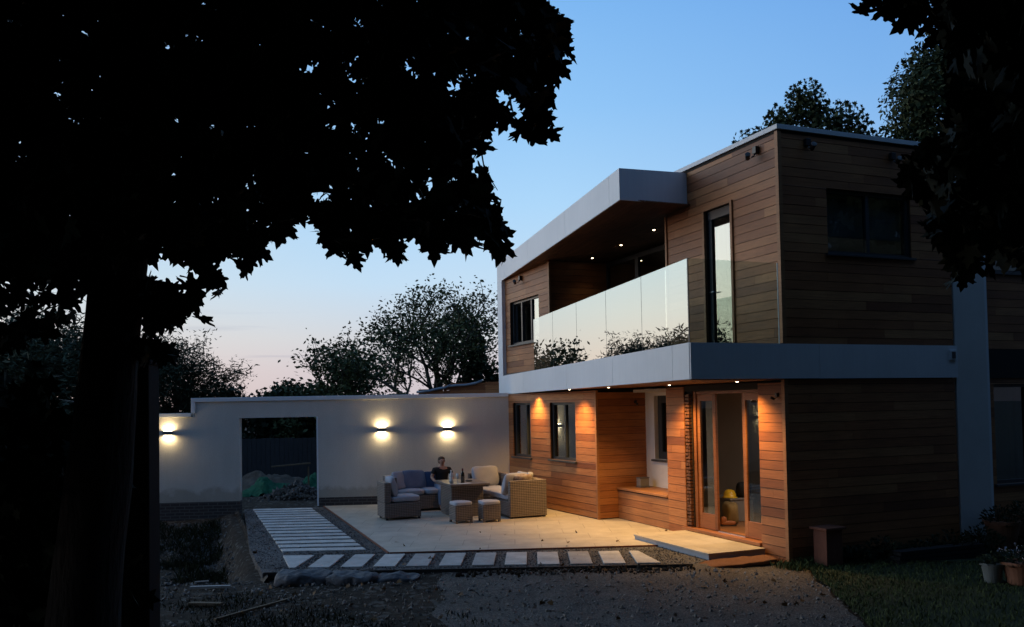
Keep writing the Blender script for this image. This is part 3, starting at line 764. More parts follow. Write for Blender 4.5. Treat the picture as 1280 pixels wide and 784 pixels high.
# header beam and threshold
b = MB(); FB(b, 'A', .02, .62, 2.86, -.2, .02, 2.575, 2.68); b.build('door_header', M['backing'], house)
b = MB(); FB(b, 'A', 0, .63, 2.84, -.35, .055, .085, .14, .85); b.build('threshold', M['door_wood'], house, bevel=.005)
DZ0, DZ1 = .142, 2.57
dd = MB()
FB(dd, 'A', .1, 2.50, 2.58, -.10, .03, DZ0, DZ1, .6); FB(dd, 'A', .1, .63, .66, -.10, .03, DZ0, DZ1, .6); FB(dd, 'A', .1, .66, 2.50, -.10, .02, 2.52, DZ1, .3)
df = dd.build('door_frame', M['door_wood'], house, bevel=.003)
def leaf(a0, a1, d, side, lab, tones):
    b = MB(); fw_ = .085
    FB(b, 'A', .1, a0, a0+fw_, d-.045, d, DZ0+.012, 2.515, tones[0]); FB(b, 'A', .1, a1-fw_, a1, d-.045, d, DZ0+.012, 2.515, tones[1])
    FB(b, 'A', .1, a0+fw_, a1-fw_, d-.045, d-.002, 2.40, 2.515, .6); FB(b, 'A', .1, a0+fw_, a1-fw_, d-.045, d-.002, DZ0+.012, .42, .45)
    o = b.build('glazed_door', M['door_wood'], house, bevel=.003); o['label'] = lab
    g = MB(); FB(g, 'A', .1, a0+fw_-.01, a1-fw_+.01, d-.028, d-.02, .41, 2.41); g.build('pane', M['glass_dim'], o)
    return o
leaf(1.95, 2.50, 0.0, 0, 'left glazed leaf of the timber garden doors', (.05,.8))
leaf(.66, 1.20, 0.0, 0, 'right glazed leaf of the timber garden doors', (.3,.8))
b = MB(); FB(b, 'A', .1, 1.2, 1.95, -.05, .0, DZ0-.0015, DZ0+.012); b.build('door_track', M['steel'], house)
# --- hall interior
b = MB(); b.box(.36, 5.0, .22, 5.1, -.05, .128); b.build('hall_floor', M['floor_wood'], house)
b = MB(); b.box(.3, 5.0, .22, 5.1, 2.60, 2.66); b.build('hall_ceiling', M['interior'], house)
b = MB(); b.box(5.0, 5.1, .2, 5.2, 0, 2.7); b.box(.92, 5.0, 5.1, 5.2, 0, 2.7); 
b.box(.30, 5.0, .205, .218, .128, 2.6)
b.build('hall_wall', M['interior'], house)
b = MB(); b.box(1.02, 1.08, 3.62, 5.09, .129, 2.59); b.build('dark_window_backing', M['backing'], house)  # black panel added to stand for the dark room behind the recess window
# hall back-wall closer to the door with a passage
b = MB(); b.box(2.3, 2.38, 1.6, 5.1, .128, 2.6); b.build('hall_wall', M['interior'], house)
# floors, roofs, hidden sides
b = MB(); b.box(.05, 8.0, .05, 10.5, 2.70, 3.20); b.build('floor_slab', M['backing'], house)
b = MB(); b.box(.1, 8.0, .1, 3.2, 6.4, 6.5); b.box(1.1, 8.0, 3.2, 10.5, 6.0, 6.1); b.build('roof', M['backing'], house)
b = MB(); b.box(8.0, 8.2, 0.2, 10.7, -.1, 6.5); b.box(-.24, 8.0, 10.5, 10.68, -.1, 5.6); b.build('rear_wall', M['render'], house)
b = MB(); b.box(1.6, 8.0, 5.2, 5.3, 3.2, 6.0); b.box(1.05, 8, 3.25, 3.30, 3.2, 6.0); b.box(-.2, 5, 7.76, 7.84, 3.2, 6.0); b.box(2.6,2.7,7.84,10.5,3.2,6.0); b.box(2.6,2.7,5.5,10.5,0,2.7);b.box(4.4,4.5,3.3,7.7,3.2,6);b.box(3.42,3.5,.2,3.2,3.2,6.4)
b.build('inner_wall', M['interior'], house)
# --- parapet coping
b = MB(); b.box(-.06, 3.62, -.06, .25, TOP-.055, TOP+.02); b.box(-.06, .25, .25, 7.5, TOP-.055, TOP+.02); b.box(3.4, 3.62, .25, 8, TOP-.055, TOP+.02)
b.build('parapet_coping', M['coping'], house, bevel=.004)
b = MB(); b.box(-.025, 3.56, -.025, .2, TOP-.10, TOP-.057); b.box(-.025, .2, .2, 7.4, TOP-.10, TOP-.057); b.build('parapet_shadow_gap', M['backing'], house)
b = MB(); b.box(.02, .2, 3.25, 7.4, 6.0, TOP-.10); b.build('parapet_upstand', M['render'], house)
# --- canopy: sloping slab with white fascia
FA = Vector((-1.73, -.05)); FE = Vector((-.55, 10.40)); FD = (FE-FA).normalized(); FN = Vector((FD.y, -FD.x))   # FN points towards +x (inwards)
def fp(t, d=0.0):
    p = FA + FD*t + FN*d; return (p.x, p.y)
tA = 2.43
def ztop(t): return 6.445 - (t-tA)*(.285/8.0)
def zbot(t): return 5.895 - (t-tA)*(.265/8.0)
def fascia_piece(name, t0, t1, zt, zb, th=.03, lab=None):
    b = MB(); b.prism([fp(t0), fp(t0, th), fp(t1, th), fp(t1)][::-1], [zb(t1), zb(t1), zb(t0), zb(t0)], [zt(t1), zt(t1), zt(t0), zt(t0)])
    return b
def poly_ok(pts):
    s = sum(pts[i][0]*pts[(i+1) % len(pts)][1]-pts[(i+1) % len(pts)][0]*pts[i][1] for i in range(len(pts)))
    return pts if s > 0 else pts[::-1]
def fascia_run(name, cuts, zt, zb, lab):
    b = MB(); g = .004
    for t0, t1 in zip(cuts, cuts[1:]):
        pts = [fp(t0+g), fp(t0+g, .03), fp(t1-g, .03), fp(t1-g)]; ts = [t0, t0, t1, t1]
        if poly_ok(pts) is not pts: pts = pts[::-1]; ts = ts[::-1]
        b.prism(pts, [zb(t) for t in ts], [zt(t) for t in ts])
    o = b.build(name, M['fascia'], house); o['label'] = lab; return o
fascia_run('canopy_fascia', [tA, 2.91, 5.33, 7.97, 10.10, 10.84], ztop, zbot, 'long white roof fascia rising towards the viewer')
dzt = lambda t: 3.245 - t*.0088
dzb = lambda t: 2.715 - t*.0042
fascia_run('balcony_fascia', [0.0, .55, 2.93, 5.4, 8.53, 10.84], dzt, dzb, 'long white balcony fascia above the patio')
# canopy end
cA = fp(tA, .0); 
b = MB(); e0 = Vector(fp(tA, 0)); e1 = Vector((.0, 2.47)); dn = (e1-e0).normalized(); nn = Vector((-dn.y, dn.x))*.03
pts = [tuple(e0+Vector((.003,-.0))), tuple(e1), tuple(e1+nn), tuple(e0+nn+Vector((.03,0)))]
b.prism(poly_ok(pts), [5.895,5.93,5.93,5.895] if poly_ok(pts) is pts else [5.895,5.93,5.93,5.895], [6.445,6.51,6.51,6.445])
b.build('canopy_end', M['fascia'], house)
# canopy soffit boards: narrow strips running along the house
b = MB(); rs = random.Random(8); n = 22
for i in range(n):
    f0, f1 = i/n, (i+1)/n - .004
    def cp(f, t):
        p = Vector(fp(t, .03)); xe = p.x + (1.30 - p.x)*f; return (xe, p.y)
    ts = [tA+.03, 5.0, 7.5, 10.75]
    for t0, t1 in zip(ts, ts[1:]):
        q = [cp(f0, t0+.001), cp(f1, t0+.001), cp(f1, t1-.001), cp(f0, t1-.001)]
        zz = [zbot(t0)+.012, zbot(t0)+.012, zbot(t1)+.012, zbot(t1)+.012]
        b.prism(q, zz, [z_+.02 for z_ in zz], rs.uniform(.2,.8))
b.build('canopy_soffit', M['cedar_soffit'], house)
b = MB(); q = [fp(tA+.04, .031), (1.3, 2.6), (1.3, 10.6), fp(10.75, .031)]
b.prism(poly_ok(q), [5.94,5.96,5.70,5.68], [6.43,6.47,6.17,6.15]); b.build('canopy_core', M['backing'], house)
# C-shaped end post joining both fascias
b = MB(); q = [fp(10.40), fp(10.40, .03), fp(10.84, .03), fp(10.84)]
b.prism(poly_ok(q), 3.15, 5.63); q = [fp(10.405, .031), fp(10.405, .40), fp(10.84, .40), fp(10.84, .031)]
b.prism(poly_ok(q), 2.67, 6.14); b.build('end_post', M['fascia'], house)
b = MB(); b.box(-.47, -.40, 10.385, 10.62, 2.5, 5.8); b.build('end_trim', M['frame'], house)
# balcony slab, soffit, near end fascia
b = MB(); q = [fp(.03, .031), (-.03, -.02), (-.03, 3.2), (vb, 3.2), (vb, 7.5), (-.42, 7.5), (-.42, 10.3), fp(10.3, .031)]
b.prism(poly_ok(q), 2.745, 3.19); b.build('balcony_slab', M['frame'], house)
b = MB(); rs = random.Random(11); n = 13
for i in range(n):
    f0, f1 = i/n, (i+1)/n - .006
    def cp(f, t):
        p = Vector(fp(t, .03)); xe = p.x + ((.72 if 3.4 < p.y < 5.3 else .02) - p.x)*f; return (xe, p.y)
    ts = [.04, 3.36, 5.44, 8.0, 10.7]
    for t0, t1 in zip(ts, ts[1:]):
        tm = (t0+t1)/2; xi = .70 if 3.4 < fp(tm)[1] < 5.3 else (-.0 if fp(tm)[1] < 3.4 else -.44)
        def cq(f, t):
            p = Vector(fp(t, .03)); return (p.x + (xi-p.x)*f, p.y)
        q = [cq(f0, t0+.001), cq(f1, t0+.001), cq(f1, t1-.001), cq(f0, t1-.001)]
        b.prism(q, 2.700, 2.730, rs.uniform(.2,.8))
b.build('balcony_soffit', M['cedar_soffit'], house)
b = MB()
for a0, a1 in ((-1.72, .62), (.625, 3.52)):
    b.box(a0, a1, -.075, -.045, 2.715 if a0 < 0 else 2.713, 3.245)
b.box(-.0, 3.5, -.045, -.03, 2.72, 3.2)
o = b.build('balcony_end_fascia', M['fascia'], house); o['label'] = 'shaded blue grey end of the balcony band running round the corner'
b = MB(); b.box(3.33, 3.47, -.105, -.077, 3.0, 3.17); vt = b.build('wall_vent', M['fascia'], house, bevel=.008)
b = MB(); b.box(3.36, 3.44, -.112, -.106, 3.03, 3.14); b.build('vent_grille', M['frame'], vt)
# right wing: white column and cladding
b = MB(); b.box(3.53, 4.24, -.03, .7, -.1, 6.2); c_ = b.build('white_column', M['render'], house)
b = MB(); b.box(4.245, 4.36, .02, .6, -.1, 6.2); b.build('column_return', M['fascia'], house)
hw1 = (4.52, 6.3, .88, 2.60); hw2 = (4.5, 6.3, 4.55, 5.4)
wall('outer_wall', 'R', .10, 4.36, 9.0, -.1, 6.2, [hw1, hw2])
clad('cladding', 'R', .10, 4.36, 9.0, -.05, 6.2, [hw1, hw2], seed=21, label='dark cedar boards right of the white column')
window('R', .10, *hw1, bars=(5.4,), rec=.05, curt=True, label='ground floor window with pale curtains at the right edge')
window('R', .10, *hw2, bars=(5.4,), rec=.05, blind=5.0, label='upper window behind the overhanging leaves')
b = MB(); b.box(4.4, 9, 2.0, 2.1, -.1, 6.2); b.box(3.5,9,.4,2.0,2.75,3.1); b.box(4.3,9,.3,2.1,6.2,6.3); b.build('inner_wall', M['interior'], house)

# ---- step, mat
st = hthing('garden_step', 'low pale paved step in front of the open timber doors', 'step', 0, 0)
b = MB(); b.box(-1.105, -.058, .50, 2.72, -.16, .052); b.build('riser', noisy('grey riser', (.30,.31,.33), (.36,.37,.39), 3, .8, .2, .004), st)
b = MB(); b.box(-1.12, -.058, .485, 2.735, .053, .08); b.build('tread', M['patio'], st, bevel=.004)
mt = MB(); mt.rbox((0,0,0), (.62,.19,.028), 10, 9, seed=4, wob=.02)
o = mt.build('door_mat', M['coir'], smooth=True, merge=True); o.location = (3.32, 13.20, gz(3.2,13.1)+.05); o.rotation_euler = (R(3),R(-2),R(14))
tag(o, 'brown coir mat lying slumped at the foot of the step', 'mat')

# ---- glass balustrade
bal = hthing('glass_balustrade', 'frameless glass balustrade along the balcony reflecting the evening sky', 'balustrade', 0, 0)
gt = [.03, 1.67, 3.23, 4.80, 6.30, 7.70]
def gtop(t): return 4.475 - t*.0165
for i, (t0, t1) in enumerate(zip(gt, gt[1:])):
    b = MB(); pts = [fp(t0+.006, .02), fp(t0+.006, .032), fp(t1-.006, .032), fp(t1-.006, .02)]
    ts = [t0, t0, t1, t1]
    if poly_ok(pts) is not pts: pts = pts[::-1]; ts = ts[::-1]
    b.prism(pts, 3.10, [gtop(t) for t in ts]); b.build('glass_panel', M['glass_bal'], bal)
for t in gt[1:-1]:
    b = MB(); pts = [fp(t-.005, .019), fp(t-.005, .033), fp(t+.005, .033), fp(t+.005, .019)]
    b.prism(poly_ok(pts), 3.15, gtop(t)); b.build('joint', M['frame'], bal)
b = MB(); b.box(-1.70, -.10, -.035, -.023, 3.10, 4.475); b.build('glass_panel', M['glass_bal'], bal)
b = MB(); b.box(-.105, -.095, -.037, -.021, 3.24, 4.477); b.build('glass_edge', M['coping'], bal)
b = MB(); b.box(-1.712, -1.700, -.040, -.018, 3.24, 4.478); b.build('corner_joint', M['frame'], bal)
b = MB(); b.box(-1.69, -.11, -.05, -.01, 3.19, 3.236)
b.build('base_channel', M['frame'], bal)

# ---- lights in soffits
def downlight(x, y, z, lab, group, energy, col, ang=70, size=.06):
    t = hthing('recessed_downlight', lab, 'downlight', x, y, z, group=group)
    b = MB(); b.lathe([(.030,-.004),(.045,-.006),(.048,0),(.030,.012)], n=20); b.build('bezel', M['steel'], t, smooth=False)
    b = MB(); b.lathe([(.002,-.012),(.018,-.010),(.029,-.002),(.029,.004)], n=20); b.build('lens', M['lens_warm'], t)
    L = bpy.data.lights.new('downlight', 'SPOT'); L.energy = energy; L.color = col; L.spot_size = R(ang); L.spot_blend = 1.0; L.shadow_soft_size = size
    o = bpy.data.objects.new('lamp', L); COL.objects.link(o); o.parent = t; o.location = (0,0,-.03)
    return t
AMB = (1,.56,.17)
for (x, y), nm in zip(((-.80,7.90),(-.85,5.76),(-.90,3.94),(-.45,2.52),(-.35,.70)), ('nearest the garden wall', 'above the wider window', 'in front of the recess', 'above the narrow cedar pier', 'above the open timber doors')):
    downlight(x, y, 2.697, 'small lit downlight under the balcony, ' + nm, 'downlights under the balcony', 285 if y < 7 else 205, AMB, 122)
for (x, y), nm in zip(((.43,7.06),(.40,5.65),(.35,4.22)), ('farthest left', 'in the middle', 'nearest the balcony door')):
    t_ = (y+.05)/math.cos(R(6.42)); downlight(x, y, zbot(t_)+.008, 'small lit downlight in the roof canopy, ' + nm, 'downlights in the roof canopy', 5, (1,.78,.5), 100)
# hall: a dim lamp is on inside
L = bpy.data.lights.new('hall', 'AREA'); L.energy = 26; L.color = (1,.86,.72); L.size = .3
pl = hthing('hall_pendant_lamp', 'dim warm ceiling lamp inside the hall beyond the doors', 'lamp', 1.4, 1.2, 2.55)
b = MB(); b.lathe([(.10,-.02),(.12,0),(.12,.045)], n=18); b.build('shade', M['interior'], pl)
b = MB(); b.lathe([(.002,-.024),(.095,-.022)], n=18); b.build('diffuser', emis('dim lamp', (1,.75,.45), 1.2), pl)
o = bpy.data.objects.new('lamp', L); COL.objects.link(o); o.parent = pl; o.location = (0,0,-.05)

# ---- floodlights / cameras on walls
def flood(x, y, z, face, lab, turn=0.0, scale=.8):
    t = hthing('security_floodlight', lab, 'floodlight', x, y, z, 0 if face == 'R' else -math.pi/2, group='black floodlights fixed to the cedar walls')
    t.scale = (scale,)*3
    # local: -y is outwards
    b = MB(); b.box(-.055, .055, -.09, 0, -.045, .10); b.build('mounting_box', M['black_metal'], t, bevel=.008)
    b = MB(); b.tube([(0,-.06,-.04),(0,-.09,-.09),(turn*.4,-.12,-.11)], .014, 8); b.build('arm', M['black_metal'], t)
    b = MB(); Mx = Matrix.Translation((turn, -.17, -.13)) @ Euler((R(-28), 0, R(55 if turn < 0 else -20))).to_matrix().to_4x4()
    b.lathe([(.03,-.02),(.045,0),(.05,.10),(.056,.13),(.05,.132)], n=16, M=Mx @ Matrix.Rotation(R(90), 4, 'X')); b.build('lamp_head', M['black_metal'], t, smooth=True)
    return t
flood(-.022, .46, 6.33, 'A', 'black floodlight high on the long cedar wall near the roof corner', -.10)
flood(.52, -.022, 6.36, 'R', 'black floodlight under the roof edge of the shaded end wall, nearest the corner')
flood(2.25, -.022, 6.30, 'R', 'black floodlight high on the shaded end wall above the window')
flood(-.472, 9.15, 5.52, 'A', 'black floodlight under the canopy above the far upper window', -.10)
flood(-.022, .14, 2.46, 'A', 'small black floodlight on the lit pier beside the doors', scale=.42)
flood(.45, 5.29, 2.40, 'R', 'tiny black floodlight in the recess above the bench', scale=.42)
# lantern box on the bench
t = hthing('metal_lantern', 'square grey metal lantern standing on the built in bench', 'lantern', .42, 5.0, .645)
t.scale = (.8,.8,.8)
b = MB(); b.box(-.13,.13,-.10,.10,.03,.24); b.build('body', M['grey_box'], t, bevel=.01)
b = MB(); b.box(-.15,.15,-.12,.12,0,.029); b.box(-.14,.14,-.11,.11,.241,.262); b.build('rim', M['grey_metal'], t, bevel=.004)

# ------------------------------------------------------------------ garden wall
WD = math.atan2(.083, 1); WO = Vector((-.16, 21.88, 0))
gw = thing('garden_wall', 'long pale rendered garden wall with a square doorway and stepped coping', 'wall', WO, WD)
b = MB()   # local x negative to the left, front face y=0 looking -y
for x0, x1, z0, z1 in ((-4.69, .06, .20, 2.575), (-6.56, -4.69, 2.19, 2.60), (-7.62, -6.56, .17, 2.64), (-13.5, -7.62, .17, 2.24)):
    zz = 2.60 if x0 > -7.7 else 2.24
    b.box(x0, x1, 0, .25, z0, zz)
b.build('rendered_wall', M['wall_render'], gw)
b = MB(); b.box(-4.69, .06, -.004, .25, -.25, .195); o = b.build('brick_plinth', M['brick'], gw)
b = MB(); b.box(-13.5, -6.56, -.004, .25, -.9, .165); b.build('brick_plinth', M['brick'], gw)
b = MB(); b.box(-7.70, .06, -.035, .285, 2.603, 2.70); b.box(-7.70, -7.605, -.035, .285, 2.34, 2.60); b.box(-13.5, -7.705, -.035, .285, 2.245, 2.335)
b.build('coping', M['fascia'], gw, bevel=.006)
b = MB(); b.box(-4.70, -4.66, -.006, .256, .0, 2.19); b.build('opening_bead', M['fascia'], gw)

def wall_light(x, z, lab):
    p = WO + Vector((math.cos(WD), math.sin(WD), 0))*x
    t = thing('wall_light', lab, 'wall light', (p.x, p.y, z), WD, 'up and down lights on the garden wall')
    b = MB(); b.box(-.115, .115, -.10, -.03, -.045, .045); b.build('body', M['grey_metal'], t, bevel=.004)
    b = MB(); b.box(-.05, .05, -.03, -.001, -.04, .04); b.build('back_plate', M['grey_metal'], t)
    for s in (1, -1):
        b = MB(); b.box(-.10, .10, -.093, -.037, s*.046, s*.049) if s > 0 else b.box(-.10, .10, -.093, -.037, -.049, -.046)
        b.build('lens', M['lens_wall'], t)
        L = bpy.data.lights.new('glow', 'AREA'); L.shape = 'RECTANGLE'; L.size = .19; L.size_y = .055; L.energy = 5.0; L.color = (1,.76,.40)
        o = bpy.data.objects.new('lamp', L); COL.objects.link(o); o.parent = t; o.location = (0,-.066, s*.053)
        o.rotation_euler = (math.pi if s > 0 else 0, 0, 0)
    return t
wall_light(-3.10, 1.84, 'lit wall light left of the two above the garden sofas')
wall_light(-1.48, 1.82, 'lit wall light nearest the house, right of the seated person')
wall_light(-8.24, 1.86, 'lit wall light alone on the lower wall beyond the doorway')

# ------------------------------------------------------------------ furniture (house frame)
def soft(h, c, parent, name, m='cushion', Mx=None, seed=1, pinch=0.0, g=6):
    b = MB(); b.rbox(c, h, 9, g, M=Mx, seed=seed, wob=.012, pinch=pinch)
    return b.build(name, M[m], parent, smooth=True, merge=True)
def lean(x, y, z, rz, tilt):
    return Matrix.Translation((x, y, z)) @ Matrix.Rotation(rz, 4, 'Z') @ Matrix.Rotation(tilt, 4, 'X')
# left set -----------------------------------------------------
sf = hthing('rattan_corner_sofa', 'woven rattan corner sofa with blue grey cushions on the left of the table', 'sofa', -4.45, 7.35)
# local x: 0..; local y: 0..
b = MB(); b.box(.0, .80, 0, .66, .05, .36); b.build('seat_base', M['wicker'], sf, bevel=.012)
b = MB(); b.box(.0, .145, .0, .66, .365, .795); b.build('backrest', M['wicker'], sf, bevel=.015)
b = MB(); b.box(.46, 1.95, 1.26, 2.06, .05, .36); b.build('seat_base', M['wicker'], sf, bevel=.012)
b = MB(); b.box(.46, .60, 1.26, 2.06, .365, .79); b.box(.605, 1.95, 1.92, 2.06, .365, .79); b.build('backrest', M['wicker'], sf, bevel=.015)
for x, y in ((.04,.04),(.74,.04),(.04,.6),(1.88,1.30),(1.88,2.0),(.50,2.0)):
    b = MB(); b.box(x, x+.05, y, y+.04, 0, .049); b.build('foot', M['black_metal'], sf)
soft((.33,.32,.065), (.475,.335,.43), sf, 'seat_cushion', seed=1)
soft((.33,.33,.065), (.94,1.58,.43), sf, 'seat_cushion', seed=3)
soft((.33,.33,.065), (1.61,1.58,.43), sf, 'seat_cushion', seed=4)
soft((.27,.22,.085), (0,0,0), sf, 'back_cushion', Mx=lean(.235,.34,.68,R(90),R(80)), seed=5, pinch=.5)
soft((.22,.21,.07), (0,0,0), sf, 'back_cushion', Mx=lean(.78,1.72,.69,R(40),R(72)), seed=7, pinch=.5)
soft((.30,.22,.08), (0,0,0), sf, 'back_cushion', 'cushion_blue', Mx=lean(1.12,1.80,.68,R(0),R(75)), seed=8, pinch=.5)
soft((.24,.20,.08), (0,0,0), sf, 'back_cushion', 'cushion_navy', Mx=lean(1.62,1.82,.66,R(-3),R(75)), seed=9, pinch=.5)
# right set
sr = hthing('rattan_sofa', 'woven rattan sofa with tall end panels and pale cushions on the right of the table', 'sofa', -2.02, 6.30)
b = MB(); b.box(.0, .84, .13, 2.55, .05, .36); b.build('seat_base', M['wicker'], sr, bevel=.012)
b = MB(); b.box(-.0, .845, 0, .125, .03, .79); b.build('end_panel', M['wicker'], sr, bevel=.012)
b = MB(); b.box(.0, .84, 2.56, 2.70, .03, .79); b.build('end_panel', M['wicker'], sr, bevel=.012)
b = MB(); b.box(.70, .845, .13, 2.55, .365, .79); b.build('backrest', M['wicker'], sr, bevel=.012)
for x, y in ((.02,.02),(.76,.02),(.02,2.6),(.76,2.6)):
    b = MB(); b.box(x, x+.06, y, y+.06, 0, .03); b.build('foot', M['black_metal'], sr)
soft((.35,.60,.07), (.35,.75,.43), sr, 'seat_cushion', seed=11)
soft((.35,.58,.07), (.35,1.95,.43), sr, 'seat_cushion', seed=12)
soft((.33,.24,.085), (0,0,0), sr, 'back_cushion', Mx=lean(.33,2.38,.72,R(4),R(76)), seed=13, pinch=.5)
soft((.28,.24,.08), (0,0,0), sr, 'back_cushion', Mx=lean(.22,.30,.70,R(190),R(72)), seed=14, pinch=.5)
soft((.26,.22,.08), (0,0,0), sr, 'back_cushion', Mx=lean(.56,.75,.70,R(-88),R(74)), seed=15, pinch=.5)
soft((.22,.2,.07), (0,0,0), sr, 'scatter_cushion', 'cushion_pat', Mx=lean(.36,.24,.72,R(176),R(64)), seed=16, pinch=.6)
soft((.22,.2,.07), (0,0,0), sr, 'back_cushion', Mx=lean(.58,.40,.73,R(-120),R(70)), seed=17, pinch=.5)
# table
tb = hthing('rattan_table', 'rattan garden dining table carrying bottles and glasses', 'table', -2.63, 7.62, 0, R(-3))
b = MB(); b.box(-.44,.44,-.66,.66,.675,.72); b.build('table_top', M['table_top'], tb, bevel=.01)
b = MB(); b.box(-.42,.42,-.63,.63,.64,.674); b.build('rim', M['wicker'], tb, bevel=.006)
b = MB(); b.box(-.36,.36,-.42,.52,.0,.639); b.build('pedestal', M['wicker'], tb, bevel=.012)
# stools
sx = hthing('rattan_stool', 'cushioned rattan stool in front of the table, the left one', 'stool', -3.09, 6.36, 0, R(2), 'square rattan stools before the table')
b = MB(); b.box(-.19,.19,-.19,.19,.05,.36); b.build('body', M['wicker'], sx, bevel=.012)
for x in (-1,1):
    for y in (-1,1):
        b = MB(); b.box(x*.165-.022, x*.165+.022, y*.165-.022, y*.165+.022, 0, .049); b.build('leg', M['wicker'], sx)
soft((.20,.20,.04), (0,0,.395), sx, 'seat_cushion', seed=21, g=5)
s2 = copy_tree(sx); s2.location = hw(-2.52, 6.22); s2['label'] = 'cushioned rattan stool in front of the table, the right one'; s2.rotation_euler = (0,0,HA-R(4))
# things on the table
def on_table(lx, ly): return hw(-2.63+lx, 7.62+ly, .7205)
o = thing('wine_bottle', 'dark wine bottle standing at the middle of the table', 'bottle', on_table(-.12,-.40))
b = MB(); b.lathe([(.030,0),(.040,.004),(.041,.19),(.036,.215),(.016,.25),(.0145,.30),(.017,.302),(.017,.312),(.012,.314)], n=18); b.build('glass_body', M['bottle_dark'], o, smooth=True)
b = MB(); b.lathe([(.018,.27),(.0185,.316),(.01,.318)], n=14); b.build('foil', M['foil'], o)
b = MB(); b.lathe([(.0415,.06),(.0415,.15)], n=18); b.build('paper_label', mat('dark label', (.05,.045,.04), .7), o)
o = thing('water_bottle', 'clear bottle with pale label at the left end of the table', 'bottle', on_table(-.34,-.28))
b = MB(); b.lathe([(.034,0),(.040,.006),(.040,.16),(.034,.20),(.015,.235),(.015,.262)], n=18); b.build('glass_body', M['clear_bottle'], o, smooth=True)
b = MB(); b.lathe([(.017,.262),(.017,.285),(.01,.286)], n=14); b.build('cap', M['label_white'], o)
b = MB(); b.lathe([(.0408,.05),(.0408,.13)], n=18); b.build('paper_label', M['label_white'], o)
def wineglass(lx, ly, lab):
    o = thing('wine_glass', lab, 'glass', on_table(lx, ly), 0, 'stemmed glasses on the table')
    b = MB(); b.lathe([(.034,0),(.033,.003),(.006,.008),(.004,.085),(.012,.095),(.034,.125),(.040,.16),(.034,.21)], n=18); b.build('bowl', M['clear_bottle'], o, smooth=True)
wineglass(-.26, -.10, 'stemmed glass nearest the seated person'); wineglass(-.22, -.36, 'stemmed glass between the two bottles')
b = MB(); b.box(-.14,.14,-.10,.10,0,.004); o = b.build('paper_sheet', M['label_white']); o.location = on_table(-.12,-.54)+Vector((0,0,.001)); o.rotation_euler = (0,0,HA+R(12)); tag(o, 'white sheet of paper lying by the wine bottle', 'paper')
b = MB(); b.lathe([(.05,0),(.075,.006),(.08,.022),(.072,.024),(.045,.008)], n=20); o = b.build('dark_bowl', M['black_metal'], smooth=True); o.location = on_table(.14,-.05); tag(o, 'shallow dark bowl at the right of the table top', 'bowl')

# ------------------------------------------------------------------ person (sitting behind the table)
def skin_mesh(name, joints, edges, m, parent, sub=2):
    me = bpy.data.meshes.new(name); me.from_pydata([j[:3] for j in joints], edges, [])
    o = bpy.data.objects.new(name, me); COL.objects.link(o)
    o.modifiers.new('Skin', 'SKIN'); 
    for i, j in enumerate(joints):
        rr_ = j[3] if isinstance(j[3], tuple) else (j[3], j[3]); me.skin_vertices[0].data[i].radius = rr_
    me.skin_vertices[0].data[0].use_root = True
    s = o.modifiers.new('Sub', 'SUBSURF'); s.levels = sub; s.render_levels = sub
    dg = bpy.context.evaluated_depsgraph_get(); ev = o.evaluated_get(dg); nm = bpy.data.meshes.new_from_object(ev)
    o.modifiers.clear(); o.data = nm; bpy.data.meshes.remove(me)
    nm.materials.clear(); nm.materials.append(m); nm.polygons.foreach_set('use_smooth', [True]*len(nm.polygons)); o.parent = parent
    return o
# local frame: faces -y, sits at origin (seat height .49)
pp = hthing('person', 'person in a black shirt and pale jeans sitting behind the garden table', 'person', -2.66, 9.02, -.02, R(-2))
pp.scale = (.96,.96,.90)
J = [(0,.02,.60,(.15,.11)), (0,.01,.78,(.14,.10)), (0,-.01,.95,(.16,.105)), (0,-.01,1.06,(.12,.08)), (0,-.015,1.12,(.052,.052)), (0,-.03,1.18,(.055,.06)), (0,-.035,1.25,(.072,.088)), (0,-.03,1.32,(.062,.075)),
     (.17,-.01,1.03,.055), (.26,-.06,.84,.042), (.20,-.26,.75,.032), (.15,-.33,.745,.026),
     (-.17,-.01,1.03,.055), (-.27,-.04,.83,.042), (-.24,-.24,.745,.032), (-.20,-.31,.74,.026),
     (.10,-.02,.56,.085), (.13,-.42,.55,.065), (.13,-.44,.12,.045), (.13,-.55,.05,.035),
     (-.10,-.02,.56,.085), (-.15,-.42,.55,.065), (-.15,-.44,.12,.045), (-.15,-.55,.05,.035)]
Ed = [(0,1),(1,2),(2,3),(3,4),(4,5),(5,6),(6,7),(3,8),(8,9),(9,10),(10,11),(3,12),(12,13),(13,14),(14,15),(0,16),(16,17),(17,18),(18,19),(0,20),(20,21),(21,22),(22,23)]
for s, hx, hy, hz_ in ((11,.15,-.33,.745), (15,-.20,-.31,.74)):
    for k, (dx, ln) in enumerate(((-.028,.062),(-.009,.072),(.010,.068),(.028,.054))):
        b0 = len(J); J += [(hx+dx*.8, hy-.045, hz_+.004, .0095), (hx+dx, hy-.045-ln*.5, hz_+.010, .0085), (hx+dx, hy-.045-ln, hz_-.006, .007)]
        Ed += [(s, b0), (b0, b0+1), (b0+1, b0+2)]
    sg = -1 if hx > 0 else 1
    b0 = len(J); J += [(hx+sg*.035, hy-.02, hz_, .010), (hx+sg*.055, hy-.055, hz_, .008)]; Ed += [(s, b0), (b0, b0+1)]
body = skin_mesh('body', J, Ed, M['skin'], pp)
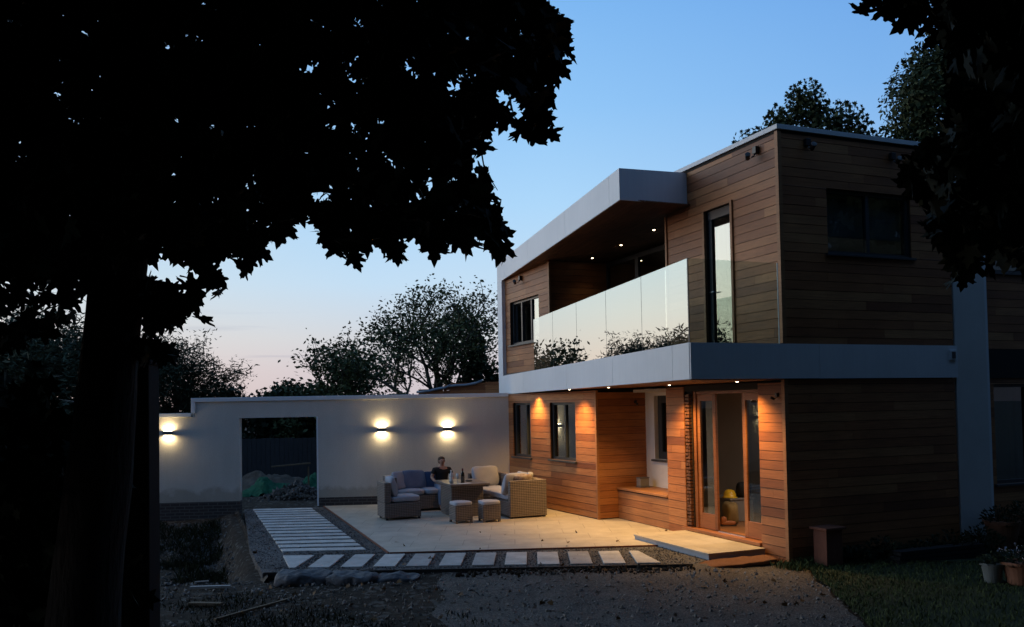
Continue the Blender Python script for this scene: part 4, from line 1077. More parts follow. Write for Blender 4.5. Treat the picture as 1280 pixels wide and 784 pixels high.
# face details belong to the body mesh's head: nose, eyes, mouth, ears as small meshes joined in
b = MB(); b.lathe([(.004,0),(.013,.010),(.012,.030),(.003,.052)], c=(0,-.128,1.225), n=8); b.rbox((.076,-.03,1.24),(.008,.018,.032),3,3); b.rbox((-.076,-.03,1.24),(.008,.018,.032),3,3)
b.build('nose_and_ears', M['skin'], pp, smooth=True)
b = MB(); 
for sx_ in (-1,1): b.rbox((sx_*.030,-.112,1.262),(.013,.006,.007),3,2.5)
b.rbox((0,-.118,1.195),(.024,.006,.006),3,2.5); b.build('eyes_and_mouth', mat('dark features', (.06,.03,.025), .5), pp, smooth=True)
b = MB(); b.rbox((0,.005,1.300),(.080,.098,.070),8,2.1,wob=.010,seed=2); b.rbox((0,.045,1.25),(.082,.06,.085),8,2.6,wob=.008,seed=3); b.build('hair', M['hair'], pp, smooth=True)
JS = [(0,.02,.60,(.175,.135)), (0,.01,.78,(.165,.125)), (0,-.01,.94,(.185,.125)), (0,-.01,1.05,(.135,.095)), (0,-.012,1.095,(.072,.068)), (.18,-.01,1.03,.072), (.235,-.05,.90,.062), (-.18,-.01,1.03,.072), (-.24,-.03,.90,.062)]
skin_mesh('shirt', JS, [(0,1),(1,2),(2,3),(3,4),(3,5),(5,6),(3,7),(7,8)], M['shirt'], pp)
JT = [(0,.02,.58,(.17,.13)), (.10,-.03,.56,.10), (.13,-.42,.55,.08), (.13,-.44,.12,.06), (-.10,-.03,.56,.10), (-.15,-.42,.55,.08), (-.15,-.44,.12,.06)]
skin_mesh('trousers', JT, [(0,1),(1,2),(2,3),(0,4),(4,5),(5,6)], M['jeans'], pp)

# ------------------------------------------------------------------ items in the hall
b = MB(); b.box(-.26,.26,-.34,.34,0,.40); b.box(-.28,.28,-.36,.36,.402,.44)
o = b.build('storage_crate', M['grey_box'], bevel=.01); o.location = hw(1.30, 3.22, .129); o.rotation_euler = (0,0,HA); tag(o, 'grey storage crate standing inside the open doors', 'crate')
t = hthing('safety_helmet', 'yellow safety helmet resting on the grey crate', 'helmet', 1.16, 3.06, .570)
b = MB(); b.lathe([(.145,0),(.148,.008),(.118,.018),(.115,.07),(.085,.125),(.035,.15),(.002,.153)], n=22); b.build('shell', M['yellow'], t, smooth=True)
b = MB(); b.rbox((-.03,-.14,.008),(.085,.06,.007),5,3); b.build('peak', M['yellow'], t, smooth=True)
b = MB(); b.rbox((0,0,.14),(.13,.18,.15),8,3.4,wob=.03,seed=5); o = b.build('black_rucksack', M['shirt'], smooth=True, merge=True); o.location = hw(1.42,2.98,.571)
tag(o, 'black rucksack slumped behind the yellow helmet', 'bag')
b = MB(); b.rbox((0,0,.20),(.12,.22,.20),8,4,wob=.03,seed=6); o = b.build('khaki_holdall', M['khaki'], smooth=True, merge=True); o.location = hw(.92,2.72,.129)
tag(o, 'khaki canvas holdall on the hall floor before the crate', 'bag')
t = hthing('work_boot', 'orange and black work boot on the hall floor', 'boot', .72, 2.52, .129, R(70))
b = MB(); b.rbox((0,0,.05),(.05,.14,.045),6,3); b.rbox((0,.08,.10),(.045,.055,.07),6,3); b.build('upper', M['orange'], t, smooth=True)
b = MB(); b.box(-.052,.052,-.145,.14,0,.016); b.build('sole', M['black_metal'], t, bevel=.005)

# ------------------------------------------------------------------ leaves
def half(pts): return pts + [(-x, y) for x, y in reversed(pts) if x > 1e-6]
MAPLE = half([(0,-.36),(.07,-.33),(.22,-.42),(.34,-.40),(.32,-.30),(.24,-.20),(.40,-.14),(.52,.0),(.64,.06),(.52,.10),(.48,.18),(.36,.12),(.24,.08),(.20,.16),(.27,.30),(.24,.40),(.13,.40),(.09,.50),(0,.68)])
RHOMB = [(0,-.5),(.27,-.05),(0,.5),(-.27,-.05)]
LANCE = [(0,-.5),(.11,-.1),(0,.5),(-.11,-.1)]
CLUMP = [(0,-.5),(.18,-.22),(.46,-.30),(.30,.02),(.44,.30),(.14,.22),(0,.5),(-.18,.18),(-.46,.24),(-.28,-.04),(-.40,-.34),(-.14,-.22)]
def leaves_mesh(name, P, D, S, tmpl, m, parent, seed=0, droop=.0, fold=.12):
    """P positions (n,3), D tip directions (n,3), S sizes -> one crown mesh"""
    rng = np.random.default_rng(seed); n = len(P); P = np.asarray(P, float); D = np.asarray(D, float)
    D /= np.linalg.norm(D, axis=1, keepdims=True)+1e-9
    r = rng.normal(size=(n,3)); side = np.cross(D, r); side /= np.linalg.norm(side, axis=1, keepdims=True)+1e-9
    nor = np.cross(side, D); S = np.asarray(S)[:, None]
    T = np.array(tmpl); k = len(T)
    V = np.empty((n, k, 3))
    cu = rng.uniform(-.5, 1.0, n)[:, None]*fold
    for j, (x, y) in enumerate(T):
        V[:, j] = P + S*(side*x + D*y + nor*(abs(x)*cu*1.6 - (y+.3)**2*cu*.7))
    me = bpy.data.meshes.new(name)
    # fan around the leaf's middle
    Cc = P + S*(D*-.02); VV = np.concatenate([V, Cc[:, None]], axis=1).reshape(-1, 3)
    if k <= 4:
        VV = V.reshape(-1, 3); F = [(0,1,2),(0,2,3)]; kk = k
    else:
        F = [(j, (j+1) % k, k) for j in range(k)]; kk = k+1
    F = np.array(F); nf = len(F)
    idx = (np.arange(n)[:, None, None]*kk + F[None]).reshape(-1)
    me.vertices.add(len(VV)); me.vertices.foreach_set('co', VV.reshape(-1))
    me.loops.add(len(idx)); me.loops.foreach_set('vertex_index', idx)
    me.polygons.add(n*nf); me.polygons.foreach_set('loop_start', np.arange(0, n*nf*3, 3)); me.polygons.foreach_set('loop_total', np.full(n*nf, 3))
    me.materials.append(m); me.update(calc_edges=True); me.validate()
    at = me.attributes.new('tone', 'FLOAT', 'FACE'); at.data.foreach_set('value', np.repeat(rng.random(n), nf).astype(np.float32))
    o = bpy.data.objects.new(name, me); COL.objects.link(o)
    if parent is not None: o.parent = parent
    return o

# ---- near maples: crown volumes given as outline columns with real depth
def ray(px, py):
    return fw + rr*((px-640)/1088) - uu*((py-471)/1088)
def at(px, py, depth): return CAMP + ray(px, py)*depth
def crown_points(poly, n, d0, d1, seed, holes=(), power=1.0):
    rng = random.Random(seed); xs = [p[0] for p in poly]; ys = [p[1] for p in poly]; out = []
    while len(out) < n:
        x = rng.uniform(min(xs), max(xs)); y = rng.uniform(min(ys), max(ys))
        if not in_poly(x, y, poly): continue
        if any(in_poly(x, y, h) for h in holes): continue
        d = d0 + (d1-d0)*rng.random()**power
        out.append(at(x, y, d))
    return out
rng = random.Random(77)
def overhead_shade(c, r, n, seed):  # out-of-frame maple leaves, added to shade the ground and facade
    g = random.Random(seed); out = []
    while len(out) < n:
        u = Vector((g.gauss(0,1), g.gauss(0,1), g.gauss(0,1))).normalized()*g.uniform(.45,1)**.5
        p = Vector((c[0]+u.x*r[0], c[1]+u.y*r[1], c[2]+u.z*r[2])); d = p-CAMP
        if d.length < 2.5: continue
        dep = d.dot(fw)
        if dep > .1:
            px, py = 640+1088*d.dot(rr)/dep, 471-1088*d.dot(uu)/dep
            if -220 < px < 1500 and py > -260: continue
        out.append(p)
    return out
def dirs(n, seed, down=-.55, bias=(0,0,0), spread=1.0):
    g = np.random.default_rng(seed); v = g.normal(size=(n,3))*spread; v[:,2] += down*1.4; v += np.array(bias); return v

maple = thing('maple_tree', 'big dark maple in the left foreground, its crown hanging over the view', 'tree', (-2.75, 5.5, gz(-2.75,5.5)))
mo = Vector(maple.location)
b = MB()
trunk = [(-2.78,5.5,-.3),(-2.77,5.5,.2),(-2.73,5.5,.9),(-2.66,5.5,1.6),(-2.58,5.5,2.3),(-2.53,5.5,2.9),(-2.47,5.5,3.5),(-2.42,5.52,4.4),(-2.45,5.6,5.6),(-2.4,5.7,7.0)]
rad = [.36,.27,.225,.20,.178,.168,.172,.15,.11,.05]
# bark ridges: wobble radius around the trunk
n_ = 20; vs = []; fs = []
P_ = [Vector(p) for p in trunk]; fine = []; fr = []
for i in range(len(P_)-1):
    for k in range(6):
        t = k/6; fine.append(P_[i].lerp(P_[i+1], t)); fr.append(rad[i]+(rad[i+1]-rad[i])*t)
for i, p in enumerate(fine):
    for k in range(n_):
        a_ = 2*math.pi*k/n_; q = fr[i]*(1+.09*noise.noise(Vector((math.cos(a_)*2, math.sin(a_)*2, p.z*1.2)))+.05*noise.noise(Vector((math.cos(a_)*7, math.sin(a_)*7, p.z*3))))
        vs.append(p + Vector((math.cos(a_)*q, math.sin(a_)*q, 0)) - mo)
for i in range(len(fine)-1):
    for k in range(n_): k2 = (k+1) % n_; fs.append((i*n_+k, i*n_+k2, (i+1)*n_+k2, (i+1)*n_+k))
b.add(vs, fs); b.build('trunk', M['bark'], maple, smooth=True)
PL = [(-330,-260),(560,-260),(650,-60),(662,-8),(688,6),(704,26),(700,70),(676,88),(690,120),(684,158),(662,150),(648,142),(622,160),(604,168),(606,190),(588,200),(592,222),(610,246),(618,276),(600,292),(580,284),(560,300),(538,302),(508,288),(486,304),(462,302),(440,314),(408,302),(392,262),(366,268),(352,290),(330,312),(304,300),(282,318),(256,330),(228,318),(202,312),(190,322),(186,300),(150,330),(110,345),(60,345),(0,330),(-60,340),(-330,380)]
PG = [(-330,300),(110,300),(108,372),(60,430),(0,440),(-60,450),(-330,470)]
P2 = [(182,350),(205,352),(224,372),(226,398),(210,412),(190,420),(178,400)]
P3 = [(172,428),(198,430),(220,438),(214,448),(186,450),(168,445)]
hl = [[(378,226),(420,226),(424,246),(380,246)], [(556,100),(575,92),(580,120),(560,126)], [(614,115),(634,112),(636,132),(616,130)]]
pts = crown_points(PL, 12500, 3.9, 7.6, 1, hl) + crown_points(PG, 620, 4.5, 7.0, 2) + crown_points(P2, 85, 4.9, 5.8, 3) + crown_points(P3, 26, 5.0, 5.6, 4)
# sprays at the rim: single hanging leaves on their own twigs
rim = [((640,0),(700,45),5.0), ((690,10),(706,60),5.1), ((660,60),(700,84),5.0), ((640,110),(686,158),4.9), ((610,130),(668,168),4.9), ((600,180),(612,262),5.0), ((580,230),(626,290),4.9), ((590,270),(634,312),4.9),
       ((600,215),(622,238),5.0), ((570,270),(588,308),5.1), ((520,280),(548,316),5.0), ((470,290),(505,318),5.0), ((400,290),(440,324),5.1), ((330,300),(300,330),5.2), ((260,320),(276,362),5.2), ((225,345),(246,362),5.2),
       ((226,372),(233,378),5.2), ((232,380),(252,392),5.2), ((222,362),(243,357),5.2), ((560,240),(600,232),5.0), ((655,145),(663,162),4.9), ((250,320),(259,338),5.2)]
tw = MB(); rp = []
for (a0, a1, d) in rim:
    A = at(*a0, d); B = at(*a1, d+.1); mid = A.lerp(B, .5) + Vector((0,0,.03)); tw.tube([A-mo, mid-mo, B-mo], [.006,.004,.0022], 5)
    nn_ = 7 if Vector((a1[0]-a0[0], a1[1]-a0[1])).length > 40 else 2
    for k in range(nn_):
        f = .35+.65*k/max(1, nn_-1); rp.append(A.lerp(B, f)+Vector((rng.uniform(-.03,.03), rng.uniform(-.05,.05), rng.uniform(-.04,.02))))
pts += rp
# limbs feeding the crown
for tgt, d, r0_ in (((330,180),5.8,.075),((520,120),5.6,.07),((600,40),5.2,.05),((480,250),5.4,.045),((300,290),5.5,.035),((100,120),6.2,.07),((-60,200),5.8,.06),((220,-60),5.0,.08),((60,330),5.9,.04),((210,395),5.4,.018),((30,400),5.8,.025)):
    S_ = Vector((-2.45,5.5,3.3 if tgt[1] > 60 else 4.2)); 
    if tgt[1] > 350: S_ = Vector((-2.50,5.5,3.05))
    E_ = at(*tgt, d); mid = S_.lerp(E_, .5) + Vector((0,0,.25 if tgt[1] < 350 else .12))
    tw.tube([S_-mo, S_.lerp(mid,.5)+Vector((0,0,.08))-mo, mid-mo, mid.lerp(E_,.5)+Vector((.02,0,.05))-mo, E_-mo], [r0_, r0_*.8, r0_*.6, r0_*.4, r0_*.18], 8)
tw.build('limbs', M['bark'], maple, smooth=True)
n0_ = len(pts); pts += overhead_shade((-2.6,6.2,7.6), (6.2,6.4,4.2), 6500, 51) + overhead_shade((-4.5,3.5,5.2), (6.5,6.5,3.2), 6500, 53); n = len(pts); g = np.random.default_rng(4)  # unseen overhead leaves added and enlarged to darken the foreground
sz1 = g.uniform(.105,.165,n); sz1[n0_:] *= 2.5
leaves_mesh('crown', np.array([tuple(p-mo) for p in pts]), dirs(n, 9, -.5, (.35,-.1,0)), sz1, MAPLE, M['maple_leaf'], maple, 3, fold=.28)

mp2 = thing('maple_tree', 'dark maple boughs hanging into the view at the upper right', 'tree', (6.2, 4.2, gz(6.2,4.2)))
mo2 = Vector(mp2.location); b = MB(); b.tube([Vector(p)-mo2 for p in ((6.2,4.2,-.3),(6.2,4.2,1),(6.05,4.25,2.6),(5.9,4.3,4.2),(5.6,4.4,6.2))], [.30,.24,.2,.17,.08], 14); b.build('trunk', M['bark'], mp2, smooth=True)
PR = [(1178,-60),(1178,40),(1195,60),(1190,120),(1185,170),(1150,188),(1136,206),(1130,232),(1150,246),(1165,268),(1165,296),(1188,306),(1196,345),(1208,346),(1222,326),(1246,318),(1280,330),(1340,345),(1560,320),(1560,-260),(1178,-260)]
PT = [(1078,-60),(1080,4),(1120,6),(1132,22),(1150,14),(1178,20),(1178,-60)]
pts = crown_points(PR, 6000, 4.0, 6.4, 11) + crown_points(PT, 120, 4.6, 5.2, 12)
pts += [at(1079,12,4.7), at(1112,10,4.75), at(1108,16,4.7), at(1131,27,4.7), at(1140,22,4.8), at(1160,34,4.8), at(1150,5,4.8), at(1170,48,4.9), at(1184,300,4.8), at(1190,350,4.7), at(1204,350,4.7), at(1238,334,4.8), at(1145,210,4.9), at(1138,230,4.8), at(1160,285,4.8), at(1178,180,4.8)]
n0_ = len(pts); pts += overhead_shade((6.4,4.6,7.4), (5.4,6.4,4.2), 5000, 52) + overhead_shade((6.5,2.5,5.0), (6.0,6.0,3.2), 5500, 54) + overhead_shade((10.5,7.5,6.6), (4.8,5.6,3.8), 7000, 55); n = len(pts); sz = np.random.default_rng(5).uniform(.105,.16,n); sz[n0_:] *= 2.5  # unseen overhead leaves added to darken the lawn, column and end wall
leaves_mesh('crown', np.array([tuple(p-mo2) for p in pts]), dirs(n, 19, -.9, (-.3,-.1,0)), sz, MAPLE, M['maple_leaf'], mp2, 4, fold=.28)
tw = MB()
for tgt, d, r0_, sz_ in (((1080,8),4.7,.03,5.0),((1190,190),4.9,.04,4.0),((1200,330),4.7,.035,3.4),((1240,60),5.0,.06,4.6),((1300,250),4.6,.05,3.8)):
    S_ = Vector((5.85,4.3,sz_)); E_ = at(*tgt, d); mid = S_.lerp(E_, .5)+Vector((0,0,.15)); tw.tube([S_-mo2, mid-mo2, E_-mo2], [r0_, r0_*.6, r0_*.15], 7)
tw.build('limbs', M['bark'], mp2, smooth=True)

# ---- grown trees
def grow_tree(name, label, loc, height, spread, seed, leafm, tmpl=RHOMB, lsize=.16, per=16, levels=4, trunk_h=.25, r0=.14, group=None, multi=1, up=.35, kids=(3,4), cat='tree', leafspread=.35, crownfill=0, drop=0):
    rg = random.Random(seed); t = thing(name, label, cat, loc, 0, group); b = MB(); tips = []
    def rec(p, d, L, r, lv):
        pts_ = [p]; q = p; dd_ = d
        for k in range(3):
            dd_ = (dd_ + Vector((rg.gauss(0,.16), rg.gauss(0,.16), rg.gauss(0,.10)+up*.10))).normalized(); q = q + dd_*L/3; pts_.append(q)
        b.tube(pts_, [r, r*.85, r*.7, r*.55], 6 if lv > 1 else 4, cap=False)
        if lv >= levels-1: tips.extend([(pts_[1], dd_), (pts_[2], dd_), (pts_[3], dd_)])
        if lv >= levels: return
        nk = rg.randint(*kids)
        for k in range(nk):
            az = rg.uniform(0, 6.28); sp = rg.uniform(.45, .95)*spread
            side = Vector((math.cos(az), math.sin(az), 0)); nd_ = (dd_*1.0 + side*sp + Vector((0,0,up*.3))).normalized()
            st_ = pts_[3] if k < 2 else pts_[rg.choice((1,2))]
            rec(st_, nd_, L*rg.uniform(.62,.82), r*.52, lv+1)
    tot = sum(.72**k for k in range(1, levels+1))
    for m_ in range(multi):
        az = rg.uniform(0, 6.28); o_ = Vector((math.cos(az), math.sin(az), 0))*(0 if multi == 1 else .25*spread)
        d0_ = (Vector((0,0,1)) + o_*.9).normalized()
        L0 = height*trunk_h; b.tube([(o_*.3)[:], (o_*.3+d0_*L0)[:]], [r0, r0*.8], 8)
        for k in range(rg.randint(2, 3) if multi > 1 else 4):
            az = rg.uniform(0, 6.28); nd_ = (d0_ + Vector((math.cos(az), math.sin(az), 0))*rg.uniform(.2,.75)*spread).normalized()
            rec(o_*.3+d0_*L0*rg.uniform(.75,1), nd_, height*(1-trunk_h)/tot*.60, r0*.65, 1)
    # scale to the wanted height
    zmax = max(v_[0].z for v_ in tips); s = height/zmax
    b.v = [(x*s, y*s, z*s) for x, y, z in b.v]
    P = []; D = []
    g_ = np.random.default_rng(seed)
    for (p, d) in tips:
        for k in range(per):
            o_ = g_.normal(size=3)*leafspread*lsize*3.2
            P.append((p.x*s+o_[0], p.y*s+o_[1], p.z*s+o_[2]*.8)); D.append((d.x+g_.normal()*.8, d.y+g_.normal()*.8, d.z*.3+g_.normal()*.6-drop))
    b.build('trunk', M['bark_far'], t, smooth=True)
    leaves_mesh('crown', P, D, g_.uniform(.6,1.3,len(P))*lsize, tmpl, M[leafm], t, seed)
    return t
def blob_tree(name, label, loc, blobs, leafm, n, lsize, seed, tmpl=CLUMP, trunk=None, group=None, cat='tree', shell=.55):
    """dense crown: leaf clumps through overlapping ellipsoids"""
    t = thing(name, label, cat, loc, 0, group); g_ = np.random.default_rng(seed); P = []
    vol = np.array([b_[3]*b_[4]*b_[5] for b_ in blobs])**.67; cnt = (n*vol/vol.sum()).astype(int)
    for b_, c_ in zip(blobs, cnt):
        u = g_.normal(size=(c_,3)); u /= np.linalg.norm(u, axis=1, keepdims=True); rdi = g_.uniform(shell, 1.06, (c_,1))
        w = 1 + .22*np.array([noise.noise(Vector(tuple(k*2.3))+Vector((seed,0,0))) for k in u])[:, None]
        P.append(np.array(b_[:3]) + u*rdi*w*np.array(b_[3:6]))
    P = np.concatenate(P); P = P[P[:,2] > .05]
    D = g_.normal(size=P.shape) + (P-np.array([0,0,P[:,2].mean()]))*.15
    b = MB(); 
    if trunk: 
        b.tube([(0,0,-.2),(0,0,trunk[0]*.5),(0,0,trunk[0])], [trunk[1], trunk[1]*.8, trunk[1]*.5], 9)
        rg = random.Random(seed)
        for b_ in blobs: b.tube([(0,0,trunk[0]*.7), (b_[0]*.5, b_[1]*.5, (trunk[0]*.7+b_[2])*.5+.2), b_[:3]], [trunk[1]*.5, trunk[1]*.3, trunk[1]*.1], 6)
        b.build('trunk', M['bark_far'], t, smooth=True)
    leaves_mesh('crown', P, D, g_.uniform(.6,1.4,len(P))*lsize, tmpl, M[leafm], t, seed)
    return t
GB = 'trees beyond the garden wall'
grow_tree('spreading_tree', 'open crowned spreading tree beyond the garden wall, next to the house', (-2.9,40,-.2), 8.3, 1.0, 12, 'leaf_mid', RHOMB, .17, 14, 4, .22, .17, GB, multi=2, up=.25, leafspread=.50)
grow_tree('slender_tree', 'slim ragged sapling rising between the bushes beyond the wall', (-5.65,29,-.2), 4.95, .55, 5, 'leaf_mid', RHOMB, .15, 6, 4, .2, .08, GB, multi=2, up=.5)
grow_tree('feathery_tree', 'feathery pale leaved tree beyond the lower garden wall', (-13.2,32,-.2), 5.5, .55, 9, 'leaf_olive', LANCE, .21, 17, 4, .15, .09, GB, multi=3, up=.35, leafspread=.28)
grow_tree('low_bushy_tree', 'low bushy tree behind the doorway part of the wall', (-8.5,34,-.2), 3.5, .9, 15, 'leaf_mid', RHOMB, .20, 22, 4, .15, .08, GB, multi=3)
grow_tree('low_bushy_tree', 'low bush just left of the big spreading tree', (-5.2,37,-.2), 3.2, .8, 18, 'leaf_mid', RHOMB, .17, 9, 4, .15, .08, GB, multi=3)
blob_tree('cypress_tree', 'dark pointed cypress between the spreading tree and the house', (-1.55,38,-.2), [(0,0,1.6,1.5,1.3,1.9),(.1,0,3.2,1.05,1,1.6),(-.1,0,4.6,.55,.6,1.4),(-.12,0,5.7,.25,.3,.75),(1.1,0,1.7,1.2,1,2.0)], 'leaf_dark', 5200, .24, 3, trunk=(4,.12), group=GB)
# darker hedge mass behind the wall, seen over it and through the doorway
blob_tree('hedge', 'dense dark hedge behind the lower garden wall', (-10.4,33.5,-.2), [(x_,0,1.4,1.6,1.0,1.9) for x_ in (-6,-4,-2,0,2)], 'leaf_dark', 9000, .25, 6, cat='hedge', group=None)
blob_tree('hedge', 'low dark hedge beyond the doorway and the sofas', (-4.4,42,-.2), [(x_,0,1.3,1.7,1.0,1.75) for x_ in (-4.5,-2.4,0,2.2,4.4)], 'leaf_dark', 8000, .26, 7, cat='hedge')
# trees farther left (seen mirrored in the balustrade and in the gaps of the maple)
grow_tree('feathery_tree', 'tall feathery tree hidden behind the maple trunk', (-17.5,31,-.2), 6.8, .95, 31, 'leaf_olive', LANCE, .30, 13, 4, .2, .1, GB, multi=3)
grow_tree('spreading_tree', 'loose tree glimpsed through gaps left of the maple trunk', (-22.5,30,-.2), 6.2, 1.0, 33, 'leaf_mid', RHOMB, .2, 13, 4, .2, .1, GB, multi=2)
blob_tree('hedge', 'dark hedge at the far left, behind the maple', (-20,27.5,-.2), [(x_,0,1.3,2.0,1.0,1.7) for x_ in (-9,-6,-3,0,3,6)], 'leaf_dark', 7000, .3, 8, cat='hedge')
# trees behind the house
GH = 'trees rising behind the house roof'
blob_tree('oak_tree', 'rounded dark tree peeping over the roof corner', (10.4,30,-.2), [(-1.8,0,11.3,.8,1.0,.75),(-.9,.2,12.1,.55,.9,.75),(.0,0,12.8,.75,.8,.9),(.9,0,11.9,1.3,1.2,1.0),(1.8,0,11.2,.7,.8,.8),(.2,0,10.6,2.4,1.5,1.1),(0,0,8.6,2.6,2,2.2)], 'leaf_oak', 17000, .15, 41, trunk=(9,.3), group=GH, shell=.3)
blob_tree('ash_tree', 'tall grey green tree behind the right end of the roof', (13.6,26,-.2), [(-1.15,0,11.6,1.0,1.2,1.4),(-1.5,0,10.0,1.0,1.2,1.4),(-.3,0,12.7,1.1,1.2,1.1),(.8,0,11.3,1.9,1.8,2.6),(-1.4,0,8.8,.9,1,1.0),(.5,0,8.5,2.6,2,2.4)], 'leaf_oak', 30000, .16, 42, tmpl=RHOMB, trunk=(9,.3), group=GH, shell=.35)
# unseen trees added behind the viewer to block low eastern sky, mirrored in panes
for i, (x_, y_) in enumerate(((-9,-7),(-2,-9),(6,-9),(13,-4),(17,4))):
    nm_ = ('left', 'centre left', 'centre', 'right', 'far right')[i]
    blob_tree('sky_block_tree', 'tall dark tree added behind the viewpoint to block the sky, ' + nm_, (x_, y_, -.2), [(0,0,3.4,3.6,2.6,3.2),(0,0,7.2,3.0,2.4,3.0)], 'leaf_oak', 2600, .7, 60+i, trunk=(6,.3), group='trees added behind the viewpoint to block the sky')

# ------------------------------------------------------------------ left foreground fence post and hedge
gp = thing('timber_gatepost', 'tall black square timber post beside the maple trunk', 'post', (-2.80,6.5,gz(-2.8,6.5)), 0)
b = MB(); b.box(-.125,.125,-.1,.1,-.3,2.86); b.build('shaft', M['old_timber'], gp, bevel=.008)
b = MB(); b.box(-.135,.135,-.11,.11,2.861,2.90); b.build('cap', M['old_timber'], gp, bevel=.006)
fe = thing('timber_fence', 'black stained board fence behind the ivy at the far left', 'fence', (-2.94,6.6,gz(-2.9,6.6)), R(4))
b = MB()
for i in range(26): b.box(-.15-i*.15, -.008-i*.15, 0, .02+.008*(i % 2), -.2, 2.45)
b.build('boards', M['old_timber'], fe); b = MB(); b.box(-3.9,0,.03,.08,.4,.5); b.box(-3.9,0,.03,.08,1.9,2.0); b.build('rail', M['old_timber'], fe)
blob_tree('ivy_hedge', 'black mass of ivy filling the lower left corner', (-3.75,5.7,gz(-3.7,5.7)), [(x_,0,z_,.62,.4,.62) for x_ in (-2.8,-2.2,-1.6,-.8,0,.62) for z_ in (.4,1.2,2.0)]+[(-.9,0,2.55,.9,.4,.38),(-2.4,0,2.6,.9,.4,.38),(.3,0,2.5,.6,.4,.34),(-3.4,0,2.6,.8,.4,.38)], 'maple_leaf', 12000, .13, 90, tmpl=CLUMP, cat='hedge', shell=.2)

# ------------------------------------------------------------------ beyond the wall
bf = thing('board_fence', 'grey weathered board fence seen through the wall doorway', 'fence', (-8,29,-.12), R(3))
b = MB(); rg = random.Random(6)
for i in range(60): b.box(-6+i*.152, -6+i*.152+.142, 0, .02, .02, 1.55+rg.uniform(-.012,.012))
b.build('boards', M['fence'], bf)
for i in range(6):
    b = MB(); b.box(-6+i*1.83-.05, -6+i*1.83+.05, .021, .12, 0, 1.5); b.build('post', M['fence'], bf)
def drape(name, lab, loc, sx_, sy_, h, seed, m, cat):
    b = MB(); N = 34; vs = []; fs = []
    for j in range(N+1):
        for i in range(N+1):
            u, v = -1+2*i/N, -1+2*j/N; r_ = math.sqrt(u*u+v*v)
            zz = h*max(0, 1-r_**1.6)*(1+.5*noise.noise(Vector((u*2+seed, v*2, 0)))) + .16*abs(noise.noise(Vector((u*3.5+seed, v*2.5+u*2, 3))))*(r_ < 1.1) + .07*abs(noise.noise(Vector((u*9+seed, v*7-u*5, 8))))*(r_ < 1.1) + .01
            vs.append((u*sx_*(1+.1*noise.noise(Vector((v*3, seed, 0)))), v*sy_, zz))
    for j in range(N):
        for i in range(N): a_ = j*(N+1)+i; fs.append((a_, a_+1, a_+N+2, a_+N+1))
    b.add(vs, fs); o = b.build(name, m, smooth=True); o.location = loc; return tag(o, lab, cat)
drape('debris_netting', 'crumpled green netting heaped at the left of the doorway', (-7.05,25.2,-.08), .85, .6, .42, 1, M['net'], 'netting')
drape('debris_netting', 'green netting draped over rubble at the right of the doorway', (-5.95,26.0,-.08), .60, .5, .42, 7, M['net'], 'netting')
drape('clay_heap', 'brown heap of clay behind the green netting', (-7.7,27.2,-.1), 1.5, .8, .42, 12, M['cut_earth'], 'heap')
def rocks(n, fn, smin, smax, seed):
    g_ = random.Random(seed); b = MB()
    for i in range(n):
        x, y, z = fn(g_); s = g_.uniform(smin, smax)*(g_.random()**1.5+.4)
        e = Euler((g_.random()*6, g_.random()*6, g_.random()*6)).to_matrix()
        base = [(1,0,0),(-1,0,0),(0,1,0),(0,-1,0),(0,0,1),(0,0,-1)]
        vs = [Vector((x,y,z)) + e @ Vector((p[0]*s*g_.uniform(.6,1.3), p[1]*s*g_.uniform(.5,1.1), p[2]*s*g_.uniform(.35,.8))) for p in base]
        b.add(vs, [(0,2,4),(2,1,4),(1,3,4),(3,0,4),(2,0,5),(1,2,5),(3,1,5),(0,3,5)], g_.random()*.98)
    return b
def heap(g_):
    r_ = abs(g_.gauss(0,.42)); a_ = g_.random()*6.28; x = -5.95+math.cos(a_)*r_*1.5; y = 24.0+math.sin(a_)*r_*.9
    return x, y, -.08+max(0, .48-r_*.62)*g_.uniform(.6,1)
tag(rocks(1100, heap, .03, .085, 3).build('rubble_pile', M['rock']), 'pile of broken stone inside the wall doorway', 'rubble pile')
b = MB(); b.box(-.55,.55,-.03,.03,-.02,.02); o = b.build('timber_plank', M['plank'], bevel=.003); o.location = (-6.35,24.9,.80); o.rotation_euler = (0,R(-4),R(5)); tag(o, 'pale plank propped across the netting beyond the doorway', 'plank')
b = MB(); b.box(-.03,.03,-.03,.03,0,1.1); o = b.build('timber_stake', M['plank']); o.scale = (.6,.6,.75); o.location = (-5.9,25.1,-.1); tag(o, 'upright stake carrying the green netting', 'stake')
# neighbouring outbuilding glimpsed over the wall
ob = thing('timber_outbuilding', 'low timber outbuilding with sagging grey roofing felt, beyond the wall by the house', 'outbuilding', (-.9,26,0), 0)
b = MB(); rg = random.Random(4); prof = [(-1.9,2.86),(-1.15,2.93),(-.95,3.05),(.1,3.10),(2.5,3.12)]
for k in range(24):
    z0 = -.1+k*.135; z1 = z0+.13
    for (xa, za), (xb, zb) in zip(prof, prof[1:]):
        t1_ = min(z1, max(za, zb)-.02)
        if z0 < t1_-.01: b.box(xa, xb-.004, -.02-rg.uniform(0,.004), 0, z0, t1_, rg.random()*.9)
b.build('boarded_wall', M['cedar'], ob)
def felt(name, pts_):
    b = MB(); vs = []; fs = []; n = len(pts_)
    for (x, z) in pts_:
        for k, y in enumerate((-.14,-.10,.3,1.2)): vs.append((x, y, z - (.03 if k == 0 else 0) + .02*k))
    for i in range(n-1):
        for k in range(3): a_ = i*4+k; fs.append((a_, a_+4, a_+5, a_+1))
    b.add(vs, fs); o = b.build(name, M['tarp'], ob, smooth=True); md = o.modifiers.new('S', 'SOLIDIFY'); md.thickness = .03; return o
